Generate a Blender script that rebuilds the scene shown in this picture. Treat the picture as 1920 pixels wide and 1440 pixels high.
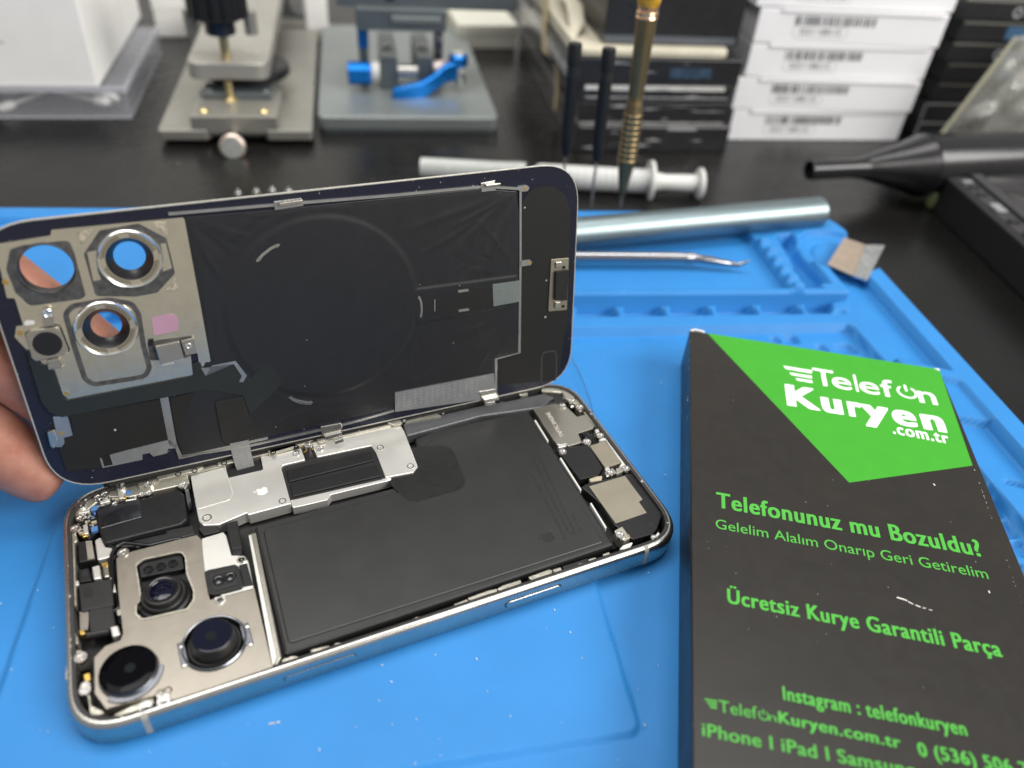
import bpy, bmesh, math, random
import numpy as np
from mathutils import Vector, Matrix
from mathutils.geometry import tessellate_polygon
random.seed(7)
for o in list(bpy.data.objects): bpy.data.objects.remove(o)
SC = bpy.context.scene
COL = SC.collection
# 1 unit = 1 cm
SC.unit_settings.system = 'METRIC'
SC.unit_settings.scale_length = 0.01
# ------------------------------------------------------------------ camera
CP = Vector((4.321107, -11.028417, 18.310030))
RM = Matrix(((0.9101828, -0.40805956, 0.07109611), (-0.20893709, -0.60051375, -0.77183452), (0.35764865, 0.68765589, -0.63183607)))
FPX = 1480.0
cd = bpy.data.cameras.new('camera')
cam = bpy.data.objects.new('camera', cd); COL.objects.link(cam)
cd.sensor_fit = 'HORIZONTAL'; cd.sensor_width = 360.0; cd.lens = FPX/1920*360.0
cd.clip_start = 0.5; cd.clip_end = 600
Rc = RM.transposed() @ Matrix(((1, 0, 0), (0, -1, 0), (0, 0, -1)))
cam.matrix_world = Matrix.Translation(CP) @ Rc.to_4x4()
cd.dof.use_dof = True; cd.dof.focus_distance = 23.4; cd.dof.aperture_fstop = 0.74
SC.camera = cam
# ------------------------------------------------------------------ light
W = bpy.data.worlds.new('World'); SC.world = W; W.use_nodes = True
nt = W.node_tree; nt.nodes.clear()
wo = nt.nodes.new('ShaderNodeOutputWorld'); bg = nt.nodes.new('ShaderNodeBackground')
tc = nt.nodes.new('ShaderNodeTexCoord'); sx = nt.nodes.new('ShaderNodeSeparateXYZ'); cr = nt.nodes.new('ShaderNodeValToRGB')
mr = nt.nodes.new('ShaderNodeMapRange'); mr.inputs[1].default_value = -1; mr.inputs[2].default_value = 1
nt.links.new(tc.outputs['Generated'], sx.inputs[0]); nt.links.new(sx.outputs[2], mr.inputs[0]); nt.links.new(mr.outputs[0], cr.inputs[0])
e = cr.color_ramp.elements
e[0].position = 0.0; e[0].color = (0.50, 0.46, 0.41, 1); e[1].position = 1.0; e[1].color = (0.80, 0.81, 0.82, 1)
for p_, c_ in ((0.42, (0.60, 0.55, 0.48)), (0.52, (0.62, 0.59, 0.54)), (0.66, (0.62, 0.61, 0.59)), (0.80, (0.66, 0.67, 0.68))):
    k = e.new(p_); k.color = (*c_, 1)
nt.links.new(cr.outputs[0], bg.inputs[0]); bg.inputs[1].default_value = 0.62
nt.links.new(bg.outputs[0], wo.inputs[0])
def area(name, loc, target, sx_, sy_, power, col):
    l = bpy.data.lights.new(name, 'AREA'); l.shape = 'RECTANGLE'; l.size = sx_; l.size_y = sy_; l.energy = power; l.color = col
    o = bpy.data.objects.new(name, l); COL.objects.link(o); o.location = loc
    o.rotation_euler = (Vector(target)-Vector(loc)).to_track_quat('-Z', 'Y').to_euler(); return o
area('ceiling_panel_light', (24, 30, 135), (14, 8, 0), 120, 50, 112000, (1.0, 0.985, 0.95))
area('second_ceiling_light', (-28, 22, 120), (6, 5, 0), 70, 70, 46000, (1.0, 0.98, 0.95))
area('front_ceiling_light', (92, -78, 86), (24, 26, 2), 110, 60, 225000, (1.0, 0.975, 0.94))
vs = SC.view_settings; vs.view_transform = 'Standard'; vs.look = 'None'; vs.exposure = 0.0; vs.gamma = 1.0; vs.use_curve_mapping = False
SC.render.engine = 'CYCLES'
SC.cycles.max_bounces = 8
# ------------------------------------------------------------------ projection of the photo's measurements on real planes
def ray(u, v): return RM.transposed() @ Vector(((u-960)/FPX, (v-720)/FPX, 1.0))
def P(u, v, z=0.0):
    d = ray(u, v); return CP + d*((z-CP.z)/d.z)
def P2(pts, z): return [P(u, v, z).xy for u, v in pts]
LM3 = Matrix(((0.99989826, 0.0014492, 0.01419024), (-0.00416352, 0.98115531, 0.19317589), (-0.01364288, -0.19321532, 0.98106152)))
LO = Vector((8.067237, 7.310195, 1.213666))
LMW = Matrix.Translation(LO) @ LM3.to_4x4()
def PL(u, v, o=0.0):          # point of the lid plane, o = cm towards the viewer's side
    d = ray(u, v); n = LM3 @ Vector((0, 1, 0)); q = LO - n*o
    p = CP + d*(n.dot(q-CP)/n.dot(d)); return LM3.transposed() @ (p-LO)
def L2(pts, o=0.0): return [Vector((q.x, q.z)) for q in (PL(u, v, o) for u, v in pts)]
def PY(u, v, y):
    d = ray(u, v); return CP + d*((y-CP.y)/d.y)
def zz(x0, y0, s): return lambda *pts: [(x0+s*a, y0+s*b) for a, b in pts]
ZA = zz(100, 860, .23958); ZB = zz(340, 720, .29167); ZC = zz(860, 700, .27778); ZD = zz(100, 1060, .29167)
ZE = zz(480, 960, .41667); ZG = zz(0, 600, .29167); ZH = zz(0, 300, .29167); ZI = zz(340, 320, .40625)
Z6 = zz(1260, 600, .34375); Z7 = zz(1240, 880, .3888)
# ------------------------------------------------------------------ materials
MATS = {}
def M(name, col, rough=.5, metal=0., var=.06, vs_=1.5, bump=0., bs=20., dust=0., ds=3., dr=.04, spec=.5, coat=0., rvar=.08, sss=0., trans=0., alpha=1., stretch=None):
    if name in MATS: return MATS[name]
    m = bpy.data.materials.new(name); m.use_nodes = True; n = m.node_tree; N = n.nodes; Lk = n.links
    b = N['Principled BSDF']
    b.inputs['Roughness'].default_value = rough; b.inputs['Metallic'].default_value = metal
    b.inputs['Specular IOR Level'].default_value = spec; b.inputs['Coat Weight'].default_value = coat
    b.inputs['Transmission Weight'].default_value = trans; b.inputs['Alpha'].default_value = alpha
    if sss: b.inputs['Subsurface Weight'].default_value = sss; b.inputs['Subsurface Radius'].default_value = (.25, .1, .06)
    t = N.new('ShaderNodeTexCoord'); mp = N.new('ShaderNodeMapping'); Lk.new(t.outputs['Object'], mp.inputs[0])
    if stretch: mp.inputs['Scale'].default_value = stretch
    nz = N.new('ShaderNodeTexNoise'); nz.inputs['Scale'].default_value = vs_; nz.inputs['Detail'].default_value = 6; nz.inputs['Roughness'].default_value = .6
    Lk.new(mp.outputs[0], nz.inputs['Vector'])
    rp = N.new('ShaderNodeValToRGB'); el = rp.color_ramp.elements
    el[0].position = .3; el[1].position = .7
    el[0].color = (*[c*(1-var) for c in col], 1); el[1].color = (*[min(1, c*(1+var)) for c in col], 1)
    Lk.new(nz.outputs['Fac'], rp.inputs[0]); out = rp.outputs[0]
    if dust:
        vo = N.new('ShaderNodeTexVoronoi'); vo.inputs['Scale'].default_value = ds; Lk.new(t.outputs['Object'], vo.inputs['Vector'])
        lt = N.new('ShaderNodeMath'); lt.operation = 'LESS_THAN'; Lk.new(vo.outputs['Distance'], lt.inputs[0])
        sp = N.new('ShaderNodeSeparateColor'); Lk.new(vo.outputs['Color'], sp.inputs[0])
        rr = N.new('ShaderNodeMath'); rr.operation = 'MULTIPLY'; Lk.new(sp.outputs[1], rr.inputs[0]); rr.inputs[1].default_value = dr*ds; Lk.new(rr.outputs[0], lt.inputs[1])
        gt = N.new('ShaderNodeMath'); gt.operation = 'GREATER_THAN'; gt.inputs[1].default_value = 1-dust; Lk.new(sp.outputs[0], gt.inputs[0])
        ml = N.new('ShaderNodeMath'); ml.operation = 'MULTIPLY'; Lk.new(lt.outputs[0], ml.inputs[0]); Lk.new(gt.outputs[0], ml.inputs[1])
        m2 = N.new('ShaderNodeMath'); m2.operation = 'MULTIPLY'; Lk.new(ml.outputs[0], m2.inputs[0]); m2.inputs[1].default_value = .6
        mx = N.new('ShaderNodeMix'); mx.data_type = 'RGBA'; Lk.new(m2.outputs[0], mx.inputs['Factor']); Lk.new(out, mx.inputs['A']); mx.inputs['B'].default_value = (.62, .6, .56, 1)
        out = mx.outputs['Result']
    Lk.new(out, b.inputs['Base Color'])
    if rvar:
        r2 = N.new('ShaderNodeMapRange'); r2.inputs[3].default_value = max(.02, rough-rvar); r2.inputs[4].default_value = min(1, rough+rvar)
        n2 = N.new('ShaderNodeTexNoise'); n2.inputs['Scale'].default_value = vs_*3.1; n2.inputs['Detail'].default_value = 4; Lk.new(mp.outputs[0], n2.inputs['Vector'])
        Lk.new(n2.outputs['Fac'], r2.inputs[0]); Lk.new(r2.outputs[0], b.inputs['Roughness'])
    if bump:
        n3 = N.new('ShaderNodeTexNoise'); n3.inputs['Scale'].default_value = bs; n3.inputs['Detail'].default_value = 3; Lk.new(mp.outputs[0], n3.inputs['Vector'])
        bp = N.new('ShaderNodeBump'); bp.inputs['Strength'].default_value = bump; bp.inputs['Distance'].default_value = .05
        Lk.new(n3.outputs['Fac'], bp.inputs['Height']); Lk.new(bp.outputs[0], b.inputs['Normal'])
    MATS[name] = m; return m
# ------------------------------------------------------------------ builders
def top_of(o):
    while o.parent: o = o.parent
    return o
def link(name, bm, mat, parent=None, world=True, smooth=False, bevel=0., seg=2, mats=None):
    me = bpy.data.meshes.new(name)
    if parent and world: bm.transform(top_of(parent).matrix_basis.inverted())
    bm.to_mesh(me); bm.free()
    me.materials.append(mat)
    for x in mats or []: me.materials.append(x)
    o = bpy.data.objects.new(name, me); COL.objects.link(o)
    if parent: o.parent = parent
    if smooth:
        me.polygons.foreach_set('use_smooth', [True]*len(me.polygons))
        if smooth != 'all': me.set_sharp_from_angle(angle=math.radians(smooth if smooth is not True else 38))
    if bevel:
        b = o.modifiers.new('bevel', 'BEVEL'); b.width = bevel; b.segments = seg; b.limit_method = 'ANGLE'; b.angle_limit = math.radians(40)
    return o
def thing(name, label, cat, loc=(0, 0, 0), rotz=0., mw=None, group=None):
    o = bpy.data.objects.new(name, None); COL.objects.link(o); o.empty_display_size = .5
    o.matrix_basis = mw if mw is not None else Matrix.Translation(Vector(loc)) @ Matrix.Rotation(rotz, 4, 'Z')
    o['label'] = label; o['category'] = cat
    if group: o['group'] = group
    return o
def tag(o, label, cat, group=None):
    o['label'] = label; o['category'] = cat
    if group: o['group'] = group
    return o
MXY = lambda a, b, h: Vector((a, b, h))
MLID = lambda a, b, h: Vector((a, -h, b))
def rnd(pts, r, n=4):
    pts = [Vector(p) for p in pts]; out = []; k = len(pts)
    for i in range(k):
        p, a, b = pts[i], pts[i-1], pts[(i+1) % k]
        da, db = (a-p), (b-p); la, lb = da.length, db.length
        if la < 1e-6 or lb < 1e-6: continue
        da /= la; db /= lb
        ang = math.acos(max(-1, min(1, da.dot(db))))
        if ang > 3.0: out.append(p); continue
        t = min(r/max(math.tan(ang/2), .05), la*.45, lb*.45)
        for j in range(n+1):
            s = j/n; q = (p+da*t)*(1-s)**2 + p*2*s*(1-s) + (p+db*t)*s*s; out.append(q)
    return out
def prism_bm(bm, pts, h0, h1, mp=MXY, holes=()):
    loops = [[Vector(p) for p in pts]]+[[Vector(p) for p in h] for h in holes]
    flat = [p for l in loops for p in l]
    lo = [bm.verts.new(mp(p[0], p[1], h0)) for p in flat]; hi = [bm.verts.new(mp(p[0], p[1], h1)) for p in flat]
    fs = []
    if holes:
        tri = tessellate_polygon([[Vector((p[0], p[1], 0)) for p in l] for l in loops])
        for t in tri:
            for vv, fl in ((hi, 1), (lo, 0)):
                try: fs.append(bm.faces.new([vv[i] for i in (t if fl else t[::-1])]))
                except ValueError: pass
    else:
        fs += [bm.faces.new(hi), bm.faces.new(lo[::-1])]
    s = 0
    for l in loops:
        k = len(l)
        for i in range(k):
            a, b = s+i, s+(i+1) % k
            fs.append(bm.faces.new((lo[a], lo[b], hi[b], hi[a])))
        s += k
    bmesh.ops.recalc_face_normals(bm, faces=fs)
def prism(name, pts, h0, h1, mat, parent=None, mp=MXY, holes=(), world=True, bevel=0., r=0., seg=2):
    bm = bmesh.new(); prism_bm(bm, rnd(pts, r) if r else pts, h0, h1, mp, holes)
    return link(name, bm, mat, parent, world, bevel=bevel, seg=seg)
def lidp(name, px, h0, h1, mat, parent, holes=(), bevel=0., r=0., at=0.):
    return prism(name, L2(px, at), h0, h1, mat, parent, MLID, holes, False, bevel, r)
def php(name, px, z0, z1, mat, parent, bevel=0., r=0., holes=()):
    return prism(name, P2(px, z1), z0, z1, mat, parent, MXY, holes, True, bevel, r)
def circ(c, r, n=40): return [Vector((c[0]+r*math.cos(2*math.pi*i/n), c[1]+r*math.sin(2*math.pi*i/n))) for i in range(n)]
def lathe_bm(bm, prof, M4, n=40, cap=True):
    rings = []
    for r, h in prof:
        rings.append([bm.verts.new(M4 @ Vector((r*math.cos(2*math.pi*i/n), r*math.sin(2*math.pi*i/n), h))) for i in range(n)])
    fs = []
    for a, b in zip(rings, rings[1:]):
        for i in range(n): fs.append(bm.faces.new((a[i], a[(i+1) % n], b[(i+1) % n], b[i])))
    if cap:
        if prof[0][0] > 1e-4: fs.append(bm.faces.new(rings[0][::-1]))
        if prof[-1][0] > 1e-4: fs.append(bm.faces.new(rings[-1]))
    bmesh.ops.recalc_face_normals(bm, faces=fs)
def lathe(name, prof, M4, mat, parent=None, world=True, n=40, sm=35, cap=True):
    bm = bmesh.new(); lathe_bm(bm, prof, M4, n, cap); return link(name, bm, mat, parent, world, smooth=sm)
def axis_m(p, d):
    return Matrix.Translation(Vector(p)) @ Vector(d).to_track_quat('Z', 'Y').to_matrix().to_4x4()
T = lambda x, y, z: Matrix.Translation((x, y, z))
LIDX = Matrix(((1, 0, 0, 0), (0, 0, -1, 0), (0, 1, 0, 0), (0, 0, 0, 1)))   # local z -> towards the viewer of the lid
def TL(c): return Matrix.Translation((c[0], 0, c[1])) @ LIDX
def box_bm(bm, x0, y0, z0, x1, y1, z1, M4=Matrix()):
    v = [bm.verts.new(M4 @ Vector(p)) for p in ((x0, y0, z0), (x1, y0, z0), (x1, y1, z0), (x0, y1, z0), (x0, y0, z1), (x1, y0, z1), (x1, y1, z1), (x0, y1, z1))]
    fs = [bm.faces.new([v[i] for i in f]) for f in ((3, 2, 1, 0), (4, 5, 6, 7), (0, 1, 5, 4), (1, 2, 6, 5), (2, 3, 7, 6), (3, 0, 4, 7))]
    bmesh.ops.recalc_face_normals(bm, faces=fs)
def box(name, a, b, mat, parent=None, bevel=0., M4=Matrix(), world=False, seg=2):
    bm = bmesh.new(); box_bm(bm, *a, *b, M4); return link(name, bm, mat, parent, world, bevel=bevel, seg=seg)
def tube_bm(bm, pts, rad, n=10, cap=True, flat=1.):
    pts = [Vector(p) for p in pts]; rings = []; up = Vector((0, 0, 1))
    for i, p in enumerate(pts):
        d = (pts[min(i+1, len(pts)-1)]-pts[max(i-1, 0)]).normalized()
        s = d.cross(up);  s = s.normalized() if s.length > 1e-4 else Vector((1, 0, 0)); t = s.cross(d)
        r = rad[i] if isinstance(rad, (list, tuple)) else rad
        rings.append([bm.verts.new(p+s*(r*math.cos(2*math.pi*k/n))+t*(r*flat*math.sin(2*math.pi*k/n))) for k in range(n)])
    fs = []
    for a, b in zip(rings, rings[1:]):
        for i in range(n): fs.append(bm.faces.new((a[i], a[(i+1) % n], b[(i+1) % n], b[i])))
    if cap: fs += [bm.faces.new(rings[0][::-1]), bm.faces.new(rings[-1])]
    bmesh.ops.recalc_face_normals(bm, faces=fs)
def tube(name, pts, rad, mat, parent=None, world=True, n=10, flat=1.):
    bm = bmesh.new(); tube_bm(bm, pts, rad, n, True, flat); return link(name, bm, mat, parent, world, smooth=50)
def stroke(pts, w, closed=False):     # 2D polyline -> outline polygon (open) or (outer, inner)
    pts = [Vector(p) for p in pts]; L_, R_ = [], []; k = len(pts)
    for i, p in enumerate(pts):
        a = pts[i-1] if (i > 0 or closed) else p; b = pts[(i+1) % k] if (i < k-1 or closed) else p
        d = (b-a).normalized(); nn = Vector((-d.y, d.x)); f = 1.
        if a != p and b != p:
            c = (p-a).normalized().dot((b-p).normalized()); f = 1/max(.55, math.sqrt(max(0.02, (1+c)/2)))
        L_.append(p+nn*w/2*f); R_.append(p-nn*w/2*f)
    return (L_, R_) if closed else L_+R_[::-1]
def joined(name, polys, h0, h1, mat, parent, mp=MXY, world=True, bevel=0.):
    bm = bmesh.new()
    for p in polys: prism_bm(bm, p, h0, h1, mp)
    return link(name, bm, mat, parent, world, bevel=bevel)
def screw(px, z, parent, r=.13, mat=None):
    c = P(*px, z)
    prof = [(r*.95, z-.12), (r, z-.035), (r*.9, z), (r*.62, z), (r*.55, z-.03), (r*.22, z-.03), (r*.18, z-.012), (0.0, z-.012)]
    return lathe('screw', prof, T(c.x, c.y, 0), mat or M_screw, parent, n=20)
_caps = {}
def text_bm(s, bold=0., space=1.):
    cu = bpy.data.curves.new('t', 'FONT'); cu.body = s; cu.size = 1; cu.offset = bold; cu.resolution_u = 4; cu.space_character = space
    ob = bpy.data.objects.new('t', cu); COL.objects.link(ob)
    dg = bpy.context.evaluated_depsgraph_get(); dg.update()
    me = bpy.data.meshes.new_from_object(ob.evaluated_get(dg)); bpy.data.objects.remove(ob); bpy.data.curves.remove(cu)
    bm = bmesh.new(); bm.from_mesh(me); bpy.data.meshes.remove(me); return bm
def text(name, s, p0, p1, cap, z, mat, parent, bold=0., space=1., th=.003, world=True):
    """text on a horizontal surface: baseline from p0 to p1 (xy), capital height cap; bold = stroke growth"""
    if 0 not in _caps:
        b = text_bm('H'); _caps[0] = max(v.co.y for v in b.verts); b.free()
    src = text_bm(s, 0., space)
    x0 = min(v.co.x for v in src.verts)-bold; x1 = max(v.co.x for v in src.verts)+bold
    p0, p1 = Vector(p0), Vector(p1); ex = (p1-p0); sx_ = ex.length/(x1-x0); ex.normalize(); ey = Vector((-ex.y, ex.x)); sy_ = cap/(_caps[0]+bold*.6)
    me0 = bpy.data.meshes.new('t'); src.to_mesh(me0); src.free(); bm = bmesh.new(); vi = 0
    offs = [(0, 0)] if not bold else [(-bold, -bold*.3), (-bold, bold*.3), (-bold*.5, 0), (0, -bold*.35), (0, bold*.35), (bold*.5, 0), (bold, -bold*.3), (bold, bold*.3)]
    for i, (dx, dy) in enumerate(offs):
        bm.from_mesh(me0); bm.verts.ensure_lookup_table()
        for v in bm.verts[vi:]:
            q = p0+ex*((v.co.x+dx-x0)*sx_)+ey*((v.co.y+dy+bold*.3)*sy_); v.co = Vector((q.x, q.y, z+i*.0005))
        vi = len(bm.verts)
    bpy.data.meshes.remove(me0)
    bmesh.ops.recalc_face_normals(bm, faces=bm.faces[:])
    for f in bm.faces:
        f.normal_update()
        if f.normal.z < 0: f.normal_flip()
    return link(name, bm, mat, parent, world)
def inline(p0, p1, z):   # px -> xy pair
    return P(*p0, z).xy, P(*p1, z).xy
def capd(p, b0, b1, z):
    a, b, q = P(*b0, z).xy, P(*b1, z).xy, P(*p, z).xy; d = (b-a).normalized(); return abs((q-a).cross(d))
# ------------------------------------------------------------------ palette
M_blue = M('blue_silicone', (.030, .207, .525), .5, var=.06, vs_=.35, bump=.06, bs=30, dust=.07, ds=1.6, dr=.035, spec=.26)
M_desk = M('black_desk_laminate', (.008, .0077, .0074), .27, var=.2, vs_=.2, bump=.03, bs=60, dust=.12, ds=1.4, dr=.05, spec=.30)
M_ti = M('polished_titanium', (.52, .505, .47), .28, 1., var=.06, bump=0, rvar=.05)
M_band = M('antenna_band', (.30, .295, .26), .45)
M_ledge = M('black_adhesive_ledge', (.018, .0175, .0165), .5, var=.3, vs_=3, bump=.25, bs=14, dust=.2, ds=6, dr=.06)
M_tray = M('inner_tray_black', (.006, .006, .006), .6)
M_inner = M('inner_frame_metal', (.50, .475, .40), .35, .8, var=.15, bump=.25, bs=5)
M_batt = M('battery_film', (.020, .020, .0193), .34, var=.05, vs_=.4, bump=.10, bs=.7, spec=.55, rvar=.06)
M_patch = M('battery_patch', (.012, .012, .012), .32, var=.05, spec=.5)
M_print = M('black_print', (.004, .004, .004), .55, var=0, rvar=0)
M_steel = M('bright_steel_shield', (.82, .80, .75), .33, .72, var=.03, vs_=.6, bump=.5, bs=.33, rvar=.03)
M_nick = M('warm_nickel_plate', (.54, .51, .445), .26, .92, var=.04, vs_=.6, bump=.12, bs=.6, rvar=.04)
M_matte = M('bead_blasted_nickel', (.33, .30, .235), .5, .9, var=.06, bump=.12, bs=60)
M_beige = M('beige_camera_plate', (.37, .335, .285), .32, .9, var=.03, bump=.08, bs=40)
M_screw = M('screw_steel', (.8, .78, .74), .22, 1., var=.05)
M_blk = M('black_plastic', (.0085, .0085, .009), .42, var=.2, bump=.05, bs=20, spec=.4)
M_blk2 = M('charcoal_plastic', (.016, .0155, .016), .4, var=.15, spec=.45)
M_gloss = M('glossy_black', (.008, .008, .009), .1, var=.1, rvar=.03)
M_foam = M('black_foam', (.009, .0088, .0085), .85, var=.2, bump=.3, bs=40)
M_satin = M('satin_grey_tape', (.14, .142, .15), .32, .6, var=.1, bump=.3, bs=8)
M_white = M('white_plastic', (.62, .615, .58), .4, var=.03)
M_gold = M('gold_contact', (.85, .58, .16), .3, 1., var=.05)
M_bluechip = M('blue_chip', (.08, .2, .45), .35)
M_tan = M('tan_chip', (.42, .36, .25), .5, var=.15)
M_lens = M('dark_blue_lens', (.0015, .0022, .012), .06, var=.1, rvar=0, spec=.35)
M_lensb = M('black_lens', (.002, .002, .003), .08, var=.1, rvar=0, spec=.08)
M_barrel = M('lens_barrel', (.014, .0135, .013), .36, .2, var=.1)
# ------------------------------------------------------------------ desk
bm = bmesh.new(); box_bm(bm, -60, -13, -3.4, 110, 88, -.4)
desk = link('desk_surface', bm, M_desk, bevel=.2); desk['kind'] = 'structure'
# ------------------------------------------------------------------ blue silicone mat, one sheet with raised and sunk fields
A0 = math.radians(-16.9); EX = np.array([math.cos(A0), math.sin(A0)]); EY = np.array([-EX[1], EX[0]])
MC = np.array([35.35, 15.35])          # far right corner of the mat
xs = np.arange(-47, .25, .075); ys = np.arange(-31, .25, .075)
GX, GY = np.meshgrid(xs, ys); WX = MC[0]+GX*EX[0]+GY*EY[0]; WY = MC[1]+GX*EX[1]+GY*EY[1]
def sdf(poly, WX=WX, WY=WY):
    pts = np.array([(p[0], p[1]) for p in poly]); d = np.full(WX.shape, 1e9); ins = np.zeros(WX.shape, bool)
    for i in range(len(pts)):
        a, b = pts[i-1], pts[i]; ab = b-a; t = np.clip(((WX-a[0])*ab[0]+(WY-a[1])*ab[1])/max(ab@ab, 1e-9), 0, 1)
        d = np.minimum(d, np.hypot(WX-a[0]-t*ab[0], WY-a[1]-t*ab[1]))
        c = (a[1] > WY) != (b[1] > WY)
        xi = a[0]+(WY-a[1])/np.where(abs(b[1]-a[1]) < 1e-9, 1e-9, b[1]-a[1])*(b[0]-a[0]); ins ^= c & (WX < xi)
    return np.where(ins, -d, d)
HZ = np.full(WX.shape, .30)
def paint(poly, lev, w=.10, add=False, r=0.):
    global HZ
    s = sdf(poly)-r; k = np.clip(.5-s/w, 0, 1); k = k*k*(3-2*k)
    HZ = HZ + k*lev if add else HZ*(1-k)+lev*k
def ml(x, y): return tuple(MC+x*EX+y*EY)
Z4 = zz(1760, 780, .20833)
rim = [ml(0, 0), ml(0, -38), ml(-1.0, -38), ml(-1.0, -5.2), ml(-3.3, -2.2), ml(-3.2, -.7), ml(-60, -.7), ml(-60, 0)]
dv = Vector((-EX[0], -EX[1])); ex2, ey2 = -dv, Vector((EY[0], EY[1]))
w0, w1, w2 = P(1590, 607, .3).xy, P(1601, 613, .3).xy, P(1920, 974, .3).xy
d2 = (w2-w1).normalized()
# right hand fields, stepping down towards the viewer
q0, q1, q2 = P(1767, 706, .8).xy, P(1901, 736, .8).xy, P(1925, 757, .8).xy
r0, r1 = P(1845, 706, .8).xy, P(1886, 713, .8).xy; bd = (q1-q0).normalized()
paint([r0-bd*9, r0, r1, r1+bd*3, q1+bd*3, q1, q0, q0-bd*9], .8)
paint([q0-bd*9, q0, q1, q2, q2+d2*30, q0+d2*30-bd*4], .60)
q3, q4 = P(1793, 779, .60).xy, P(1925, 803, .60).xy; be = (q4-q3).normalized()
paint([q3-be*9, q4+be*6, q4+be*6+d2*30, q3+d2*30-be*9], .28, .12)
paint(P2(Z4((600, 590), (615, 575), (770, 612), (900, 650), (895, 675), (770, 640), (610, 605)), .28), .0, .08)
paint(rim, .8)
# far tray with a notched rack
t0, t1 = P(1592, 548, .75).xy, P(1583, 586, .3).xy
ridge_back = t0+ey2*.42
paint([P(1597, 545, .8).xy, P(1500, 432, .8).xy, ml(-4.6, -.6), ml(-60, -.6), t0+dv*60], .75)
paint([ridge_back-ex2*1.0, P(1405, 440, .75).xy-ex2*.0, ml(-5.9, -.9), ml(-60, -.9), ridge_back+dv*60], .36, .12)
paint(P2([(1418, 444), (1446, 436), (1513, 529), (1488, 540)], .95), .80, .12)
paint(P2([(1456, 440), (1484, 437), (1556, 529), (1510, 533)], .75), -.1, .12)
for q in ((1434, 447), (1449, 464), (1461, 481), (1474, 498), (1487, 515), (1499, 531)):
    c = P(*q, 1.0).xy; paint(rnd([c-ex2*.24-ey2*.17, c+ex2*.24-ey2*.17, c+ex2*.24+ey2*.17, c-ex2*.24+ey2*.17], .08), 1.02, .1)
cc = P(1572, 478, .5); paint(circ(cc.xy, 1.9), .45, .2); paint(circ(cc.xy, 1.45), .36, .12); paint(circ(cc.xy, 1.2), .45, .12)
# tool trough with dividers
paint([t0, t1, t1+dv*60, t0+dv*60], -.28, .10)
paint(P2([(1556, 563), (1592, 556), (1596, 575), (1560, 585)], .5), .45, .12, r=-.05)
for k in range(16):
    c = P(1164, 585, .3).xy + ex2*(2.02*(4-k)) + ey2*.12
    paint([c-ex2*.34-ey2*.8, c+ex2*.34-ey2*.8, c+ex2*.16-ey2*.35, c+ex2*.16+ey2*.1, c+ex2*.36+ey2*.34, c-ex2*.36+ey2*.34, c-ex2*.16+ey2*.1, c-ex2*.16-ey2*.35], .3, .09)
# working field
paint([w0, w1, w1+d2*60, w1+d2*60+dv*80, w0+dv*60], -.12, .10)
pan = [P(1118, 1095, 0).xy, P(1203, 1372, 0).xy, P(900, 1422, 0).xy]
pdv = (pan[2]-pan[1]).normalized(); pup = (pan[0]-pan[1]).normalized()
paint(rnd([pan[1], pan[1]+pup*9.6, pan[1]+pup*9.6+pdv*15.05, pan[1]+pdv*15.05], .35, 5), .0, .08)
# part cells
for c in (Z4((400, 640), (440, 740), (428, 750), (380, 745)), Z4((440, 780), (500, 785), (572, 900), (560, 915), (450, 925)), Z4((490, 960), (605, 945), (718, 1072), (700, 1090), (560, 1095)),
          Z4((628, 1140), (745, 1120), (860, 1240), (840, 1260), (720, 1260)), Z4((530, 1150), (600, 1160), (684, 1280), (660, 1295), (540, 1300)), Z4((640, 1335), (740, 1325), (860, 1440), (850, 1460), (640, 1460)),
          [(1440, 631), (1457, 631), (1466, 641), (1450, 642)], [(1465, 629), (1490, 628), (1500, 643), (1474, 644)], [(1525, 646), (1542, 645), (1556, 658), (1536, 659)], [(1558, 646), (1592, 645), (1613, 662), (1580, 663)]):
    paint(rnd(P2(c, -.12), .15), -.36, .09)
outl = rnd([ml(0, 0), ml(0, -30.6), ml(-46.6, -30.6), ml(-46.6, 0)], 2.2, 8)
so = sdf(outl); k = np.clip(.5-so/.2, 0, 1); k = k*k*(3-2*k); HZ = HZ*k+(-.55)*(1-k)
nr, nc = HZ.shape
idx = np.arange(nr*nc).reshape(nr, nc)
quads = np.stack([idx[:-1, :-1], idx[:-1, 1:], idx[1:, 1:], idx[1:, :-1]], -1).reshape(-1, 4)
quads = quads[(HZ.ravel()[quads] > -.54).any(1)]
mo = Vector((*ml(-23, -18), -.4))
me = bpy.data.meshes.new('silicone_repair_mat')
me.from_pydata(np.stack([WX.ravel()-mo.x, WY.ravel()-mo.y, HZ.ravel()-mo.z], -1).tolist(), [], quads.tolist()); me.materials.append(M_blue)
me.polygons.foreach_set('use_smooth', [True]*len(me.polygons))
mato = bpy.data.objects.new('silicone_repair_mat', me); COL.objects.link(mato); mato.location = mo
tag(mato, 'large bright blue silicone repair mat with moulded trays and notches under the opened phone', 'repair mat')
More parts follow.
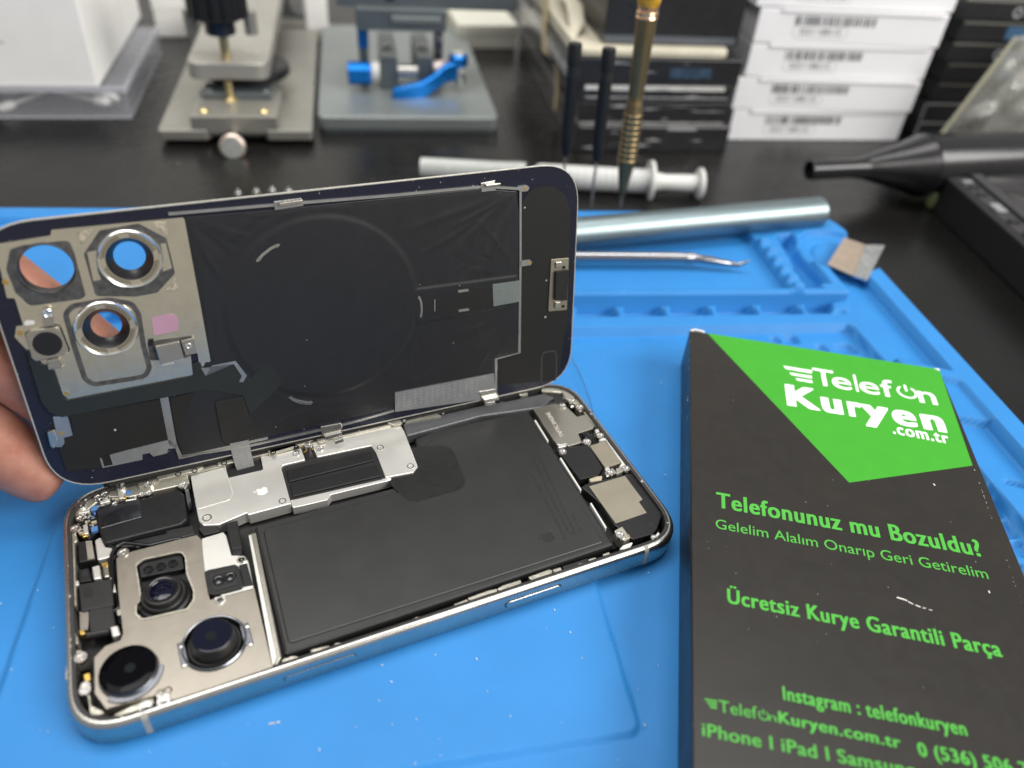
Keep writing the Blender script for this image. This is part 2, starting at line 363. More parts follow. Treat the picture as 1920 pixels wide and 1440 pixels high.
# ------------------------------------------------------------------ phone body
LX, WY_ = 16.3, 7.76
phone = thing('smartphone', 'opened smartphone body lying on the blue mat, battery and cameras exposed', 'smartphone', (LX/2, WY_/2, 0))
def rr(i, r=1.3, n=9): return rnd([(i, i), (LX-i, i), (LX-i, WY_-i), (i, WY_-i)], max(.2, r-i*.8), n)
def loft(name, prof, mat, parent, closed_bottom=False, closed_top=False, sm=40):
    bm = bmesh.new(); rings = [[bm.verts.new((p[0], p[1], z)) for p in rr(i)] for i, z in prof]; fs = []
    for a, b in zip(rings, rings[1:]):
        for j in range(len(a)): fs.append(bm.faces.new((a[j], a[(j+1) % len(a)], b[(j+1) % len(a)], b[j])))
    if closed_bottom: fs.append(bm.faces.new(rings[0][::-1]))
    if closed_top: fs.append(bm.faces.new(rings[-1]))
    bmesh.ops.recalc_face_normals(bm, faces=fs)
    return link(name, bm, mat, parent, smooth=sm)
FPROF = [(.16, 0.004), (.06, .025), (.015, .07), (0, .13), (0, .63), (.012, .69), (.04, .745), (.085, .785), (.125, .8)]
loft('frame', FPROF+[(.15, .798), (.16, .78)], M_ti, phone, closed_bottom=True)
loft('adhesive_ledge', [(.125, .76), (.13, .793), (.17, .797), (.245, .787), (.26, .76), (.27, .3)], M_ledge, phone)
loft('inner_tray', [(.265, .5), (.268, .24), (1.2, .24)], M_tray, phone, closed_top=True)
prism('adhesive_ridge', [(1.3, WY_-.20), (LX-1.6, WY_-.20), (LX-1.4, WY_-.06), (1.1, WY_-.06)], .70, .93, M_ledge, phone, bevel=.05)
# antenna bands across the front side
def band(x0, x1):
    bm = bmesh.new(); a = [bm.verts.new((x0, i-.003, z+.002)) for i, z in FPROF]; b = [bm.verts.new((x1, i-.003, z+.002)) for i, z in FPROF]
    for k in range(len(a)-1): bm.faces.new((a[k], b[k], b[k+1], a[k+1]))
    bmesh.ops.recalc_face_normals(bm, faces=bm.faces[:])
    return link('antenna_band', bm, M_band, phone)
xa = PY(272, 1352, 0).x; xb = PY(1211, 1042, 0).x
band(xa-.06, xa+.08); band(xb-.06, xb+.08)
# keys on the front side
def stad(cx, cz, hl, hr, n=10):
    return [Vector((cx+hl-hr+hr*math.cos(t), cz+hr*math.sin(t))) for t in np.linspace(-math.pi/2, math.pi/2, n)]+[Vector((cx-hl+hr+hr*math.cos(t), cz+hr*math.sin(t))) for t in np.linspace(math.pi/2, 1.5*math.pi, n)]
MFR = lambda a, b, h: Vector((a, -h, b))
k0, k1 = PY(948, 1136, 0), PY(1050, 1106, 0); kc = (k0+k1)/2
MFR2 = lambda a, b, h: Vector((a, -h, b))
outer = stad(kc.x, .40, (k1.x-k0.x)/2+.03, .155); inner = stad(kc.x, .40, (k1.x-k0.x)/2, .125)
prism('key_surround', outer, -.02, .002, M_tray, phone, MFR2)
prism('side_key', inner, -.02, .035, M_ti, phone, MFR2, bevel=.02, seg=3)
k0, k1 = PY(535, 1283, 0), PY(668, 1243, 0); kc = (k0+k1)/2
prism('key_surround', stad(kc.x, .43, (k1.x-k0.x)/2+.02, .13), -.02, .002, M_tray, phone, MFR2)
prism('camera_key', stad(kc.x, .43, (k1.x-k0.x)/2, .108), -.02, .022, M_ti, phone, MFR2, bevel=.012)
# ---- battery
bpx = [(533, 1229), (476, 986), (792, 899), (788, 884), (778, 822), (812, 806), (990, 768), (1153, 1021)]
bt = php('battery', bpx, .28, .60, M_batt, phone, bevel=.09, r=.12)
bpl = rnd(P2([(541, 1207), (493, 992), (800, 908), (803, 890), (797, 834), (818, 819), (984, 783), (1133, 1016)], .636), .14)
prism('battery_film', bpl, .56, .636, M_batt, bt, bevel=.055, seg=4)
php('battery_skirt', [(528, 1237), (470, 990), (790, 903), (1000, 764), (1165, 1025)], .25, .33, M_tray, phone)
prism('battery_sticker', rnd(P2([(728, 905), (770, 838), (846, 834), (878, 914), (770, 945)], .637), .5, 8), .6352, .6375, M_patch, bt)
prism('flex_ring', *(lambda o, i: (o, .6353, .6385, M_patch, bt, MXY, (i,)))(circ(P(805, 893, .64).xy, .42), circ(P(805, 893, .64).xy, .395)))
def apple(c, h, ang):   # fruit emblem with a bite and a leaf
    out = []
    right = [(0, .36), (.10, .42), (.22, .45), (.34, .40), (.41, .30), (.36, .235), (.315, .15), (.305, .05), (.335, -.05), (.40, -.125), (.45, -.15), (.415, -.26), (.35, -.375), (.27, -.47), (.18, -.50), (.08, -.465), (0, -.45)]
    left = [(-.08, -.465), (-.18, -.50), (-.27, -.47), (-.36, -.36), (-.43, -.2), (-.46, 0), (-.45, .17), (-.39, .31), (-.29, .41), (-.18, .445), (-.08, .40)]
    leaf = [(0.01, .47), (.015, .55), (.05, .64), (.12, .71), (.20, .745), (.20, .66), (.165, .575), (.10, .505)]
    ca, sa = math.cos(ang), math.sin(ang)
    f = lambda l: [Vector((c[0]+h*(x*ca-y*sa), c[1]+h*(x*sa+y*ca))) for x, y in l]
    return f(right+left), f(leaf)
ab, al = apple(P(1027, 1007, .64).xy, .40, math.radians(90))
joined('fruit_emblem', [ab, al], .6353, .638, M_print, bt)
def btxt(s, a, b, cp, bold=0.): text('printed_text', s, *inline(a, b, .64), cp, .6385, M_print, bt, bold)
btxt('Rechargeable Li-ion Battery. Model 1032S', (1063, 1010), (1001, 889), .115)
btxt('WARNING / AVERTISSEMENT Trained Technician Only', (1069, 996), (1001, 858), .11)
btxt('Potential for fire or burning. Do not disassemble, crush,', (1081, 1000), (1012, 856), .11)
btxt('heat or burn.', (1091, 997), (1075, 963), .11)
btxt('www', (975, 842), (969, 834), .06)
tri_c = P(1070.5, 1000, .64).xy
prism('warning_mark', [tri_c+Vector(v) for v in ((-.07, -.0), (.06, -.08), (.06, .08))], .6353, .638, M_print, bt, holes=([tri_c+Vector(v) for v in ((-.04, 0), (.045, -.05), (.045, .05))],))
# side wall left of the battery
php('battery_wall', [(466, 1002), (480, 998), (528, 1232), (517, 1249)], .25, .64, M_nick, phone, bevel=.03)
php('bracket_rail', [(466, 1004), (471, 1003), (517, 1232), (512, 1249)], .4, .72, M_steel, phone)
# grey strap behind the battery
php('strap', ZB((1425, 255), (1640, 205), (1920, 140), (2100, 108), (2330, 60), (2400, 85), (2320, 150), (1930, 205), (1450, 335)), .3, .70, M_satin, phone, bevel=.04, r=.06)
php('strap_cover', ZB((1440, 250), (1460, 215), (1640, 188), (1670, 205), (1640, 212)), .6, .74, M_inner, phone)
# ---- logic shield
sh = php('logic_shield', ZB((58, 590), (285, 528), (298, 602), (525, 548), (508, 468), (770, 412), (797, 488), (655, 522), (642, 540), (706, 768), (430, 842), (420, 828), (375, 848), (240, 905), (140, 908), (112, 880), (98, 815)), .3, .70, M_steel, phone, bevel=.025, r=.05)
php('shield_pocket', ZB((60, 592), (282, 531), (332, 700), (310, 745), (98, 806)), .70, .716, M_steel, sh, bevel=.012, r=.1)
joined('fruit_emblem', list(apple(P(491, 921, .70).xy, .33, math.radians(90))), .7005, .703, M('etched_mark', (.80, .78, .72), .75, .3, var=.02), sh)
php('charging_shield', ZB((842, 388), (1020, 340), (1400, 248), (1432, 300), (1520, 530), (1490, 568), (1312, 602), (1250, 440), (1220, 396), (872, 470)), .3, .69, M_steel, phone, bevel=.025, r=.05)
php('shield_lip', ZB((700, 745), (1300, 606), (1520, 556), (1525, 575), (1305, 628), (960, 712), (940, 745), (770, 785), (716, 795)), .3, .62, M_steel, phone, bevel=.02)
pad = php('graphite_pad', ZB((640, 535), (670, 520), (1205, 395), (1225, 405), (1310, 600), (1290, 610), (715, 742), (700, 735)), .3, .645, M_blk2, phone, r=.05)
php('foam_strip', ZB((672, 552), (1225, 425), (1240, 490), (690, 630)), .645, .70, M_blk, pad, bevel=.03, r=.04)
php('foam_strip', ZB((698, 645), (1262, 515), (1288, 590), (712, 725)), .645, .70, M_blk, pad, bevel=.03, r=.04)
php('board_edge', ZB((785, 420), (845, 395), (870, 470), (800, 490)), .3, .6, M_blk, phone)
for i in range(7):
    a = ZB((792+9*i, 437-3*i))[0]; c = P(*a, .605); box('contact', (c.x-.025, c.y-.025, .6), (c.x+.025, c.y+.025, .62), M_gold, phone, world=True)
for q, z in ((ZB((110, 600))[0], .705), (ZB((165, 860))[0], .71), (ZB((650, 752))[0], .705), (ZB((738, 446))[0], .72), (ZB((892, 412))[0], .73), (ZB((1280, 408))[0], .70), (ZB((1474, 527))[0], .70)):
    screw(q, z, phone, .15 if q[0] in (ZB((165, 860))[0][0],) else .125)
# lid connector socket
php('flex_connector', ZB((290, 552), (505, 488), (524, 552), (300, 604)), .4, .71, M_blk, phone, bevel=.03, r=.03)
# ---- hinge rail with clips along the back
php('hinge_rail', ZG((880, 1035), (1010, 1000), (1320, 920), (1500, 880), (1700, 825), (1920, 780), (2200, 715), (2540, 640), (2570, 660), (2200, 745), (1920, 815), (1700, 865), (1330, 965), (1010, 1040), (890, 1075)), .5, .76, M_inner, phone, bevel=.03, r=.03)
for a in (ZG((1000, 1005), (1060, 985), (1300, 918), (1310, 950), (1250, 975), (1020, 1032)), ZG((1390, 905), (1495, 880), (1505, 915), (1400, 938)), ZG((1720, 820), (1890, 775), (1915, 810), (1740, 860)),
          ZB((545, 412), (700, 370), (860, 332), (872, 352), (800, 385), (560, 450)), ZB((860, 345), (905, 335), (930, 360), (880, 375)), ZB((1310, 245), (1400, 225), (1425, 250), (1360, 262))):
    php('hinge_clip', a, .7, .80, M_inner, phone, bevel=.03, r=.04)
for a in (ZG((1145, 988))[0], ZG((1250, 965))[0], ZG((1755, 850))[0], ZG((1440, 918))[0], ZB((590, 437))[0], ZB((740, 405))[0]):
    c = P(*a, .81); lathe('clip_hole', [(.09, .79), (.09, .803), (.06, .803), (.055, .76), (0, .76)], T(c.x, c.y, 0), M_gloss, phone, n=16)
for a in ((958, 1050),):
    c = P(*ZG(a)[0], .78); lathe('standoff', [(.14, .6), (.14, .78), (.08, .78), (.08, .7), (0, .7)], T(c.x, c.y, 0), M_screw, phone, n=18)
c = P(*ZB((815, 390))[0], .8); lathe('standoff', [(.12, .6), (.12, .8), (.07, .8), (.07, .7), (0, .7)], T(c.x, c.y, 0), M_screw, phone, n=18)
# ---- camera module
cut = ZA((650, 905), (640, 830), (700, 785), (960, 728), (1010, 728), (1040, 765), (1058, 900), (1110, 1040), (1108, 1110), (1055, 1185), (750, 1258), (690, 1270), (640, 1225), (640, 1155), (678, 1110))
zc = .80
CUT = rnd(P2(cut, zc), .1)
cam_o = P(240, 1249, zc).xy; cam_r = P(402, 1205, zc).xy
ring2 = circ(cam_r, .78, 48)
plate = php('camera_plate', [(218, 1047), (240, 1036), (369, 1003), (378, 1013), (384, 1068), (393, 1125), (477, 1104), (511, 1250), (400, 1288), (322, 1313), (315, 1297), (286, 1304), (199, 1329), (178, 1300), (177, 1233), (197, 1212), (226, 1201), (231, 1188), (222, 1110)], .3, zc, M_beige, phone, holes=(CUT, ring2), bevel=.03)
php('camera_well', cut, .3, .55, M_blk, plate, r=.1)
bm = bmesh.new(); o_, i_ = stroke(CUT, .05, True); prism_bm(bm, CUT, zc-.02, zc+.02, MXY, ([p*1.0 for p in rnd([Vector(p)+(Vector(sum((Vector(q) for q in CUT), Vector((0, 0))))/len(CUT)-Vector(p)).normalized()*.055 for p in CUT], .02)],))
link('cutout_rim', bm, M_inner, plate)
php('sensor_bar', ZA((668, 850), (700, 800), (960, 745), (1010, 760), (1025, 860), (680, 930)), .5, .72, M_blk, plate, r=.06, bevel=.02)
for a in ((745, 868), (842, 843), (936, 820)):
    c = P(*ZA(a)[0], .74); lathe('sensor_window', [(.125, .7), (.125, .745), (.085, .748), (.08, .725), (0, .722)], T(c.x, c.y, 0), M_gloss, plate, n=20)
c = P(*ZA((862, 1062))[0], .80)
l1 = lathe('telephoto_lens', [(.64, .5), (.64, .68), (.57, .71), (.55, .82), (.52, .85), (.48, .85), (.465, .93), (.45, .98), (.42, 1.0), (.40, 1.0)], T(c.x, c.y, 0), M_barrel, phone, n=48, cap=False)
lathe('lens_ring', [(.40, 1.0), (.37, 1.02), (.34, 1.015), (.29, .98), (.27, .93)], T(c.x, c.y, 0), M_gloss, l1, n=40, cap=False)
lathe('lens_glass', [(.30, .975), (.22, .992), (.12, 1.0), (0, 1.002)], T(c.x, c.y, 0), M_lens, l1, n=40, cap=False)
c = cam_r
lathe('lens_collar', [(.76, .78), (.76, .84), (.735, .86), (.71, .85), (.70, .80), (.665, .72), (.665, .5)], T(c.x, c.y, 0), M('blue_grey_metal', (.30, .31, .34), .25, 1.), phone, n=56, cap=False)
l2 = lathe('main_lens', [(.66, .5), (.65, .72), (.61, .78), (.58, .78), (.56, .90), (.51, .98), (.485, 1.11), (.455, 1.135)], T(c.x, c.y, 0), M_barrel, phone, n=56, cap=False)
lathe('lens_glass', [(.455, 1.135), (.42, 1.138), (.2, 1.139), (0, 1.139)], T(c.x, c.y, 0), M_lens, l2, n=56, cap=False)
lathe('lens_iris', [(.13, 1.1402), (.1, 1.1404), (0, 1.1403)], T(c.x-.03, c.y-.02, 0), M('lens_coating', (.002, .0045, .0045), .1), l2, n=30, cap=False)
for q in (ZD((792, 500), (838, 490), (872, 628), (858, 648), (822, 655)), ZD((1196, 385), (1250, 362), (1290, 505), (1262, 520), (1225, 500))):
    php('lens_tab', q, .7, .83, MATS['blue_grey_metal'], plate, bevel=.02)
for q in ((822, 520), (840, 640), (1245, 390), (1268, 505)):
    c2 = P(*ZD(q)[0], .85); lathe('tab_weld', [(.05, .8), (.05, .845), (.02, .86), (0, .86)], T(c2.x, c2.y, 0), M_screw, plate, n=12)
c = P(243, 1262, .80)
l3 = lathe('wide_lens', [(.66, .78), (.66, .84), (.64, .87), (.64, .94), (.625, .97)], T(c.x, c.y, 0), MATS['blue_grey_metal'], phone, n=56, cap=False)
lathe('lens_glass', [(.62, .95), (.62, .99), (.60, .999), (.4, 1.0), (0, 1.0003)], T(c.x, c.y, 0), M_lensb, l3, n=56, cap=False)
lathe('lens_iris', [(.12, 1.0016), (.1, 1.0018), (0, 1.0017)], T(c.x+.05, c.y, 0), MATS['lens_coating'], l3, n=30, cap=False)
bm = bmesh.new(); prism_bm(bm, stroke([Vector((c.x, c.y))+Vector((math.cos(t), math.sin(t)))*.70 for t in np.linspace(-2.3, -.1, 16)], .1), .78, .86)
link('lens_spring', bm, MATS['blue_grey_metal'], l3)
# ---- flash and range sensor bracket
fb = php('sensor_bracket', ZA((1160, 625), (1330, 573), (1352, 600), (1395, 755), (1490, 758), (1525, 800), (1568, 1012), (1345, 1070), (1210, 1060), (1185, 900), (1165, 740)), .5, .80, M_steel, phone, bevel=.02, r=.03)
php('sensor_body', ZA((1180, 885), (1215, 868), (1420, 825), (1450, 840), (1490, 985), (1470, 1010), (1260, 1065), (1210, 1055)), .6, .87, M_blk, fb, bevel=.02, r=.04)
php('sensor_frame', ZA((1222, 905), (1412, 855), (1440, 985), (1260, 1035)), .87, .885, M_blk2, fb, r=.04, holes=(rnd(P2(ZA((1240, 920), (1398, 878), (1420, 970), (1270, 1010)), .885), .03),))
php('black_cover', ZA((1450, 830), (1515, 815), (1562, 985), (1490, 1000)), .7, .83, M_blk, fb, bevel=.02)
for a in ((1293, 952), (1383, 925)):
    c = P(*ZA(a)[0], .88); lathe('emitter_lens', [(.155, .86), (.155, .885), (.13, .888), (.1, .875), (.05, .885), (0, .89)], T(c.x, c.y, 0), M_gloss, fb, n=24)
php('bracket_foot', ZA((1250, 1085), (1345, 1062), (1350, 1105), (1315, 1145), (1275, 1140)), .7, .83, M_steel, fb, bevel=.03, r=.05)
screw(ZA((1303, 1105))[0], .86, phone, .11); screw(ZA((1472, 788))[0], .83, phone, .13)
php('flex_socket', ZA((1130, 545), (1285, 505), (1300, 570), (1175, 600)), .4, .66, M_blk2, phone, bevel=.02)
php('flex_tail', ZA((1345, 505), (1440, 480), (1480, 690), (1475, 745), (1400, 758)), .4, .80, M_blk, phone, bevel=.03)
php('flex_fold', ZA((1395, 695), (1472, 682), (1478, 700), (1398, 716)), .78, .815, M_blk2, phone)
# ---- speaker block top corner
sp = php('earpiece_speaker', ZA((345, 395), (690, 308), (985, 242), (1025, 275), (1050, 470), (1000, 515), (405, 665), (360, 580)), .3, .72, M_blk, phone, bevel=.06, r=.1)
php('speaker_cover', ZA((340, 400), (668, 308), (690, 455), (372, 545)), .70, .735, M('dark_steel', (.22, .225, .24), .22, 1., bump=.3, bs=1.), sp, bevel=.01)
php('speaker_gasket', ZA((395, 672), (420, 655), (870, 560), (1090, 520), (1112, 590), (760, 680), (510, 690), (470, 700)), .3, .62, M_blk2, phone, bevel=.03)
php('gasket_lip', ZA((430, 660), (880, 562), (885, 572), (440, 676)), .62, .68, M_gloss, phone)
c = P(*ZA((662, 686))[0], .625); lathe('microphone_hole', [(.06, .6), (.06, .623), (.05, .625), (0, .624)], T(c.x, c.y, 0), M_print, phone, n=14)
php('sealing_bracket', ZA((1030, 245), (1058, 235), (1075, 330), (1050, 360), (1040, 300)), .4, .68, M_satin, phone)
tube('camera_gasket', [P(*q, .62) for q in rnd(ZA((445, 1240), (470, 1000), (455, 760), (490, 690), (560, 660), (760, 680), (1080, 600)), 14, 4)], .06, M_gloss, phone)
# ---- left column of modules
php('module_block', ZA((190, 665), (205, 648), (300, 640), (330, 790), (200, 812)), .3, .68, M_blk, phone, bevel=.03, r=.04)
php('module_clip', ZA((252, 645), (300, 640), (322, 780), (270, 790)), .68, .70, M_inner, phone)
php('curved_bracket', ZA((325, 640), (370, 610), (405, 690), (470, 700), (440, 770), (345, 795)), .3, .62, M_steel, phone, bevel=.02, r=.06)
php('module_block', ZA((195, 870), (275, 850), (300, 955), (205, 965)), .3, .66, M_blk, phone, bevel=.03)
php('module_clip', ZA((300, 845), (360, 830), (375, 935), (315, 945)), .3, .66, M_steel, phone, bevel=.03)
php('module_clip', ZA((375, 815), (425, 800), (440, 920), (395, 930)), .3, .68, M_nick, phone, bevel=.04)
php('gold_tab', ZA((378, 818), (425, 806), (428, 835), (382, 845)), .68, .70, M_gold, phone)
php('main_module', ZA((195, 985), (455, 935), (475, 1145), (215, 1195)), .3, .70, M_blk2, phone, bevel=.03, r=.04)
php('main_module', ZA((270, 1195), (300, 1175), (465, 1148), (490, 1325), (285, 1352)), .3, .68, M_blk2, phone, bevel=.03, r=.04)
php('module_strip', ZA((205, 1200), (285, 1185), (270, 1335), (210, 1350)), .3, .64, M_nick, phone)
tube('coil_spring', [P(*q, .6) for q in ZA((265, 1385), (300, 1378), (440, 1352))], .09, M_blk2, phone)
php('gold_tab', ZA((195, 1345), (240, 1335), (250, 1370), (205, 1378)), .5, .68, M_gold, phone, bevel=.02)
php('end_clip', ZA((440, 1315), (505, 1300), (525, 1375), (460, 1395)), .3, .70, M_steel, phone, bevel=.04)
php('side_rail', ZA((150, 640), (165, 630), (180, 1150), (160, 1160)), .3, .74, M_inner, phone)
php('side_rail', ZA((132, 1175), (170, 1150), (195, 1370), (170, 1440), (140, 1400)), .3, .74, M_blk2, phone, bevel=.03)
php('corner_bracket', ZA((110, 520), (135, 505), (180, 600), (190, 640), (155, 670), (130, 650)), .4, .73, M_inner, phone, bevel=.05, r=.05)
php('corner_bracket', ZD((120, 600), (135, 540), (175, 540), (215, 560), (215, 620), (150, 640)), .4, .73, M_inner, phone, bevel=.05, r=.05)
php('corner_bracket', ZD((80, 650), (110, 650), (125, 700), (105, 760), (75, 730)), .4, .76, M_inner, phone, bevel=.04, r=.04)
php('corner_bracket', ZD((215, 800), (232, 800), (240, 900), (330, 945), (300, 960), (240, 960)), .3, .66, M_inner, phone, bevel=.05, r=.05)
php('corner_bracket', ZD((380, 960), (500, 900), (640, 850), (650, 880), (520, 965), (400, 985)), .3, .70, M_inner, phone, bevel=.05, r=.05)
php('gold_tab', ZD((190, 700), (235, 690), (240, 735), (200, 745)), .5, .70, M_gold, phone, bevel=.02)
for q, z, r in (((175, 590), .80, .16), ((203, 800), .76, .14), ((205, 770), .78, .11), ((590, 905), .79, .15), ((688, 822), .80, .11), ((708, 868), .80, .16), ((735, 805), .80, .11)):
    screw(ZD(q)[0], z, phone, r)
# ---- board corner full of small chips
php('corner_rail', ZA((160, 420), (165, 350), (215, 300), (330, 260), (420, 240), (500, 170), (580, 160), (800, 140), (1050, 130), (1070, 190), (900, 230), (760, 260), (600, 300), (420, 300), (330, 350), (250, 420), (190, 490)), .4, .70, M_inner, phone, bevel=.05, r=.08)
php('circuit_board', ZA((170, 480), (340, 340), (640, 250), (780, 240), (690, 320), (340, 400), (370, 560), (280, 630), (190, 600)), .3, .60, M_blk, phone)
rs = random.Random(3)
def chips(name, poly, n, zs, mats, big=1.):
    pp = P2(poly, .6); A_ = min(p.x for p in pp), max(p.x for p in pp), min(p.y for p in pp), max(p.y for p in pp); k = 0; done = []
    while k < n and len(done) < 4000:
        x, y = rs.uniform(A_[0], A_[1]), rs.uniform(A_[2], A_[3]); done.append(0); ins = False
        for i in range(len(pp)):
            a, b = pp[i-1], pp[i]
            if (a.y > y) != (b.y > y) and x < a.x+(y-a.y)/(b.y-a.y)*(b.x-a.x): ins = not ins
        if not ins: continue
        w, d = rs.choice([(.10, .055), (.055, .10), (.07, .07), (.13, .07), (.045, .06)]); w *= big; d *= big
        box(name, (x-w/2, y-d/2, zs[0]), (x+w/2, y+d/2, rs.uniform(*zs[1:])), rs.choice(mats), phone, bevel=.012, world=True, seg=1); k += 1
chips('chip', ZA((180, 470), (330, 360), (330, 560), (250, 620), (190, 600)), 34, (.59, .63, .70), [M_screw, M_steel, M_inner, M_tan, M_blk, M_blk2, M_bluechip])
chips('chip', ZA((330, 350), (520, 280), (660, 240), (760, 235), (680, 310), (340, 400)), 34, (.59, .63, .70), [M_screw, M_steel, M_inner, M_tan, M_blk, M_blk2, M_bluechip])
for q in ((590, 262), (318, 385), (320, 545)):
    c = P(*ZA(q)[0], .72); box('chip', (c.x-.08, c.y-.08, .6), (c.x+.08, c.y+.08, .715), M_bluechip, phone, bevel=.01, world=True)
for q in ((553, 300), (250, 595)):
    c = P(*ZA(q)[0], .72); box('gold_tab', (c.x-.07, c.y-.07, .6), (c.x+.05, c.y+.07, .72), M_gold, phone, bevel=.02, world=True)
for a in (ZA((360, 330), (440, 315), (445, 335), (365, 352)), ZA((190, 410), (280, 395), (285, 415), (195, 430)), ZA((500, 255), (545, 245), (550, 310), (515, 315)), ZA((230, 520), (262, 510), (275, 585), (240, 590)), ZA((560, 320), (650, 305), (652, 318), (565, 332))):
    php('contact_spring', a, .6, .74, M_steel, phone, bevel=.02)
for q, z, r in (((210, 358), .80, .15), ((168, 545), .79, .15), ((345, 298), .80, .11), ((402, 278), .82, .14), ((525, 212), .82, .14), ((1012, 203), .76, .15), ((545, 732), .84, .16), ((480, 350), .74, .1), ((690, 278), .74, .1), ((745, 265), .74, .11), ((205, 465), .76, .11)):
    screw(ZA(q)[0], z, phone, r)
# ---- bottom end
tp = php('haptic_engine', ZC((500, 237), (650, 205), (722, 220), (800, 292), (862, 275), (922, 352), (905, 372), (805, 405), (832, 465), (742, 492), (725, 476), (664, 482)), .3, .70, M_nick, phone, bevel=.02, r=.02)
text('printed_text', 'TAPTIC ENGINE', *inline(ZC((712, 425))[0], ZC((612, 262))[0], .70), .14, .7035, M('etched_grey', (.62, .59, .51), .75, .3, var=0), tp, .01)
php('module_block', ZC((700, 560), (725, 500), (880, 480), (972, 640), (940, 690), (822, 716)), .3, .70, M_blk, phone, bevel=.03, r=.03)
pc = php('port_cover', ZC((884, 488), (990, 455), (1102, 602), (990, 638)), .3, .715, M_matte, phone, bevel=.015)
php('port_frame', ZC((935, 455), (1000, 430), (1135, 625), (1080, 640), (1100, 604), (992, 450)), .3, .735, M_white, phone, bevel=.03, r=.03)
php('module_bed', ZC((640, 480), (900, 395), (1000, 440), (1180, 680), (1000, 720), (830, 720)), .25, .52, M_blk, phone)
lo = php('loudspeaker', ZC((828, 765), (860, 745), (1178, 668), (1210, 700), (1370, 905), (1378, 940), (1340, 1050), (1310, 1085), (1172, 1122), (1050, 1020), (960, 880)), .3, .70, M_blk, phone, bevel=.03, r=.06)
php('speaker_plate', ZC((880, 762), (1122, 690), (1242, 850), (1216, 866), (1270, 940), (1060, 1012)), .69, .725, M_matte, lo, bevel=.01, r=.01)
c = P(*ZC((1300, 1025))[0], .70); lathe('speaker_hole', [(.085, .68), (.085, .7035), (0, .703)], T(c.x, c.y, 0), M_print, lo, n=20)
for a in (ZC((511, 318), (519, 313), (607, 455), (600, 460)), ZC((682, 573), (691, 568), (829, 785), (821, 790)), ZC((887, 878), (896, 873), (999, 1040), (990, 1046))):
    php('battery_tab_strip', a, .3, .66, M_white, phone)
php('corner_tape', ZC((480, 205), (620, 130), (700, 130), (760, 190), (660, 205), (500, 235)), .4, .68, M_blk2, phone, bevel=.03, r=.05)
for a in (ZC((560, 100), (620, 82), (690, 85), (700, 130), (640, 125), (560, 120)), ZC((690, 110), (750, 100), (790, 150), (770, 200), (720, 170)), ZC((780, 170), (830, 170), (860, 230), (820, 260), (790, 230)), ZC((395, 130), (460, 115), (470, 140), (420, 150))):
    php('corner_bracket', a, .5, .76, M_inner, phone, bevel=.05, r=.06)
php('corner_bracket', ZC((840, 260), (870, 250), (950, 360), (960, 400), (920, 350)), .4, .72, M_inner, phone, bevel=.03)
php('cable_boot', ZC((830, 405), (880, 395), (905, 440), (870, 470)), .4, .72, M_gloss, phone, bevel=.05, r=.05)
php('solder_tab', ZC((985, 670), (1040, 635), (1070, 670), (1000, 700)), .4, .76, M_screw, phone, bevel=.06, r=.04)
php('gold_flex', ZC((880, 712), (930, 695), (970, 690), (965, 720), (890, 730)), .6, .73, M_tan, phone, bevel=.03, r=.04)
php('grounding_clip', ZC((1050, 1060), (1105, 1030), (1160, 1110), (1120, 1130), (1080, 1110)), .4, .80, M_inner, phone, bevel=.03)
php('corner_bracket', ZC((1080, 1190), (1110, 1160), (1180, 1135), (1150, 1185)), .5, .77, M_white, phone, bevel=.02, r=.03)
php('corner_bracket', ZC((1300, 1100), (1330, 1090), (1350, 1065), (1362, 1100), (1340, 1120)), .5, .77, M_white, phone, bevel=.02, r=.03)
for q, z, r in (((702, 217), .74, .13), ((765, 186), .80, .14), ((817, 226), .80, .14), ((955, 418), .80, .14), ((866, 460), .76, .15), ((703, 527), .72, .13), ((1128, 640), .80, .14), ((1092, 1088), .84, .15), ((1025, 668), .8, .12), ((1320, 1108), .79, .11)):
    screw(ZC(q)[0], z, phone, r)
chips('chip', ZC((700, 170), (760, 200), (840, 280), (790, 260), (720, 200)), 10, (.6, .68, .74), [M_screw, M_blk, M_steel], 1.)
# ---- clips along the front wall
for a in (ZE((115, 665), (160, 648), (200, 650), (205, 665), (125, 690)), ZE((245, 620), (330, 600), (335, 615), (250, 640)), ZE((350, 592), (395, 585), (405, 600), (365, 612)), ZE((490, 555), (540, 538), (548, 550), (500, 565)), ZE((570, 535), (645, 512), (650, 525), (580, 548)),
          ZE((685, 495), (720, 472), (750, 470), (752, 485), (700, 505)), ZE((890, 415), (950, 392), (960, 405), (900, 425)), ZE((950, 388), (1040, 355), (1085, 345), (1085, 358), (980, 402)), ZE((1085, 345), (1110, 330), (1190, 305), (1195, 318), (1100, 355)),
          ZE((1225, 292), (1320, 258), (1335, 262), (1330, 278), (1300, 285), (1240, 305)), ZE((1335, 258), (1370, 248), (1378, 262), (1345, 275)), ZE((1450, 232), (1480, 225), (1482, 235), (1455, 242)), ZE((1495, 212), (1530, 203), (1532, 218), (1500, 225)), ZE((1560, 190), (1590, 180), (1592, 192), (1565, 200))):
    php('side_clip', a, .45, .775, M_inner, phone, bevel=.02, r=.02)
for a in (ZE((400, 590), (480, 560), (485, 570), (410, 605)), ZE((760, 470), (880, 430), (885, 440), (765, 482)), ZE((1380, 245), (1490, 210), (1495, 220), (1385, 258))):
    php('side_flex', a, .4, .66, M_blk2, phone)

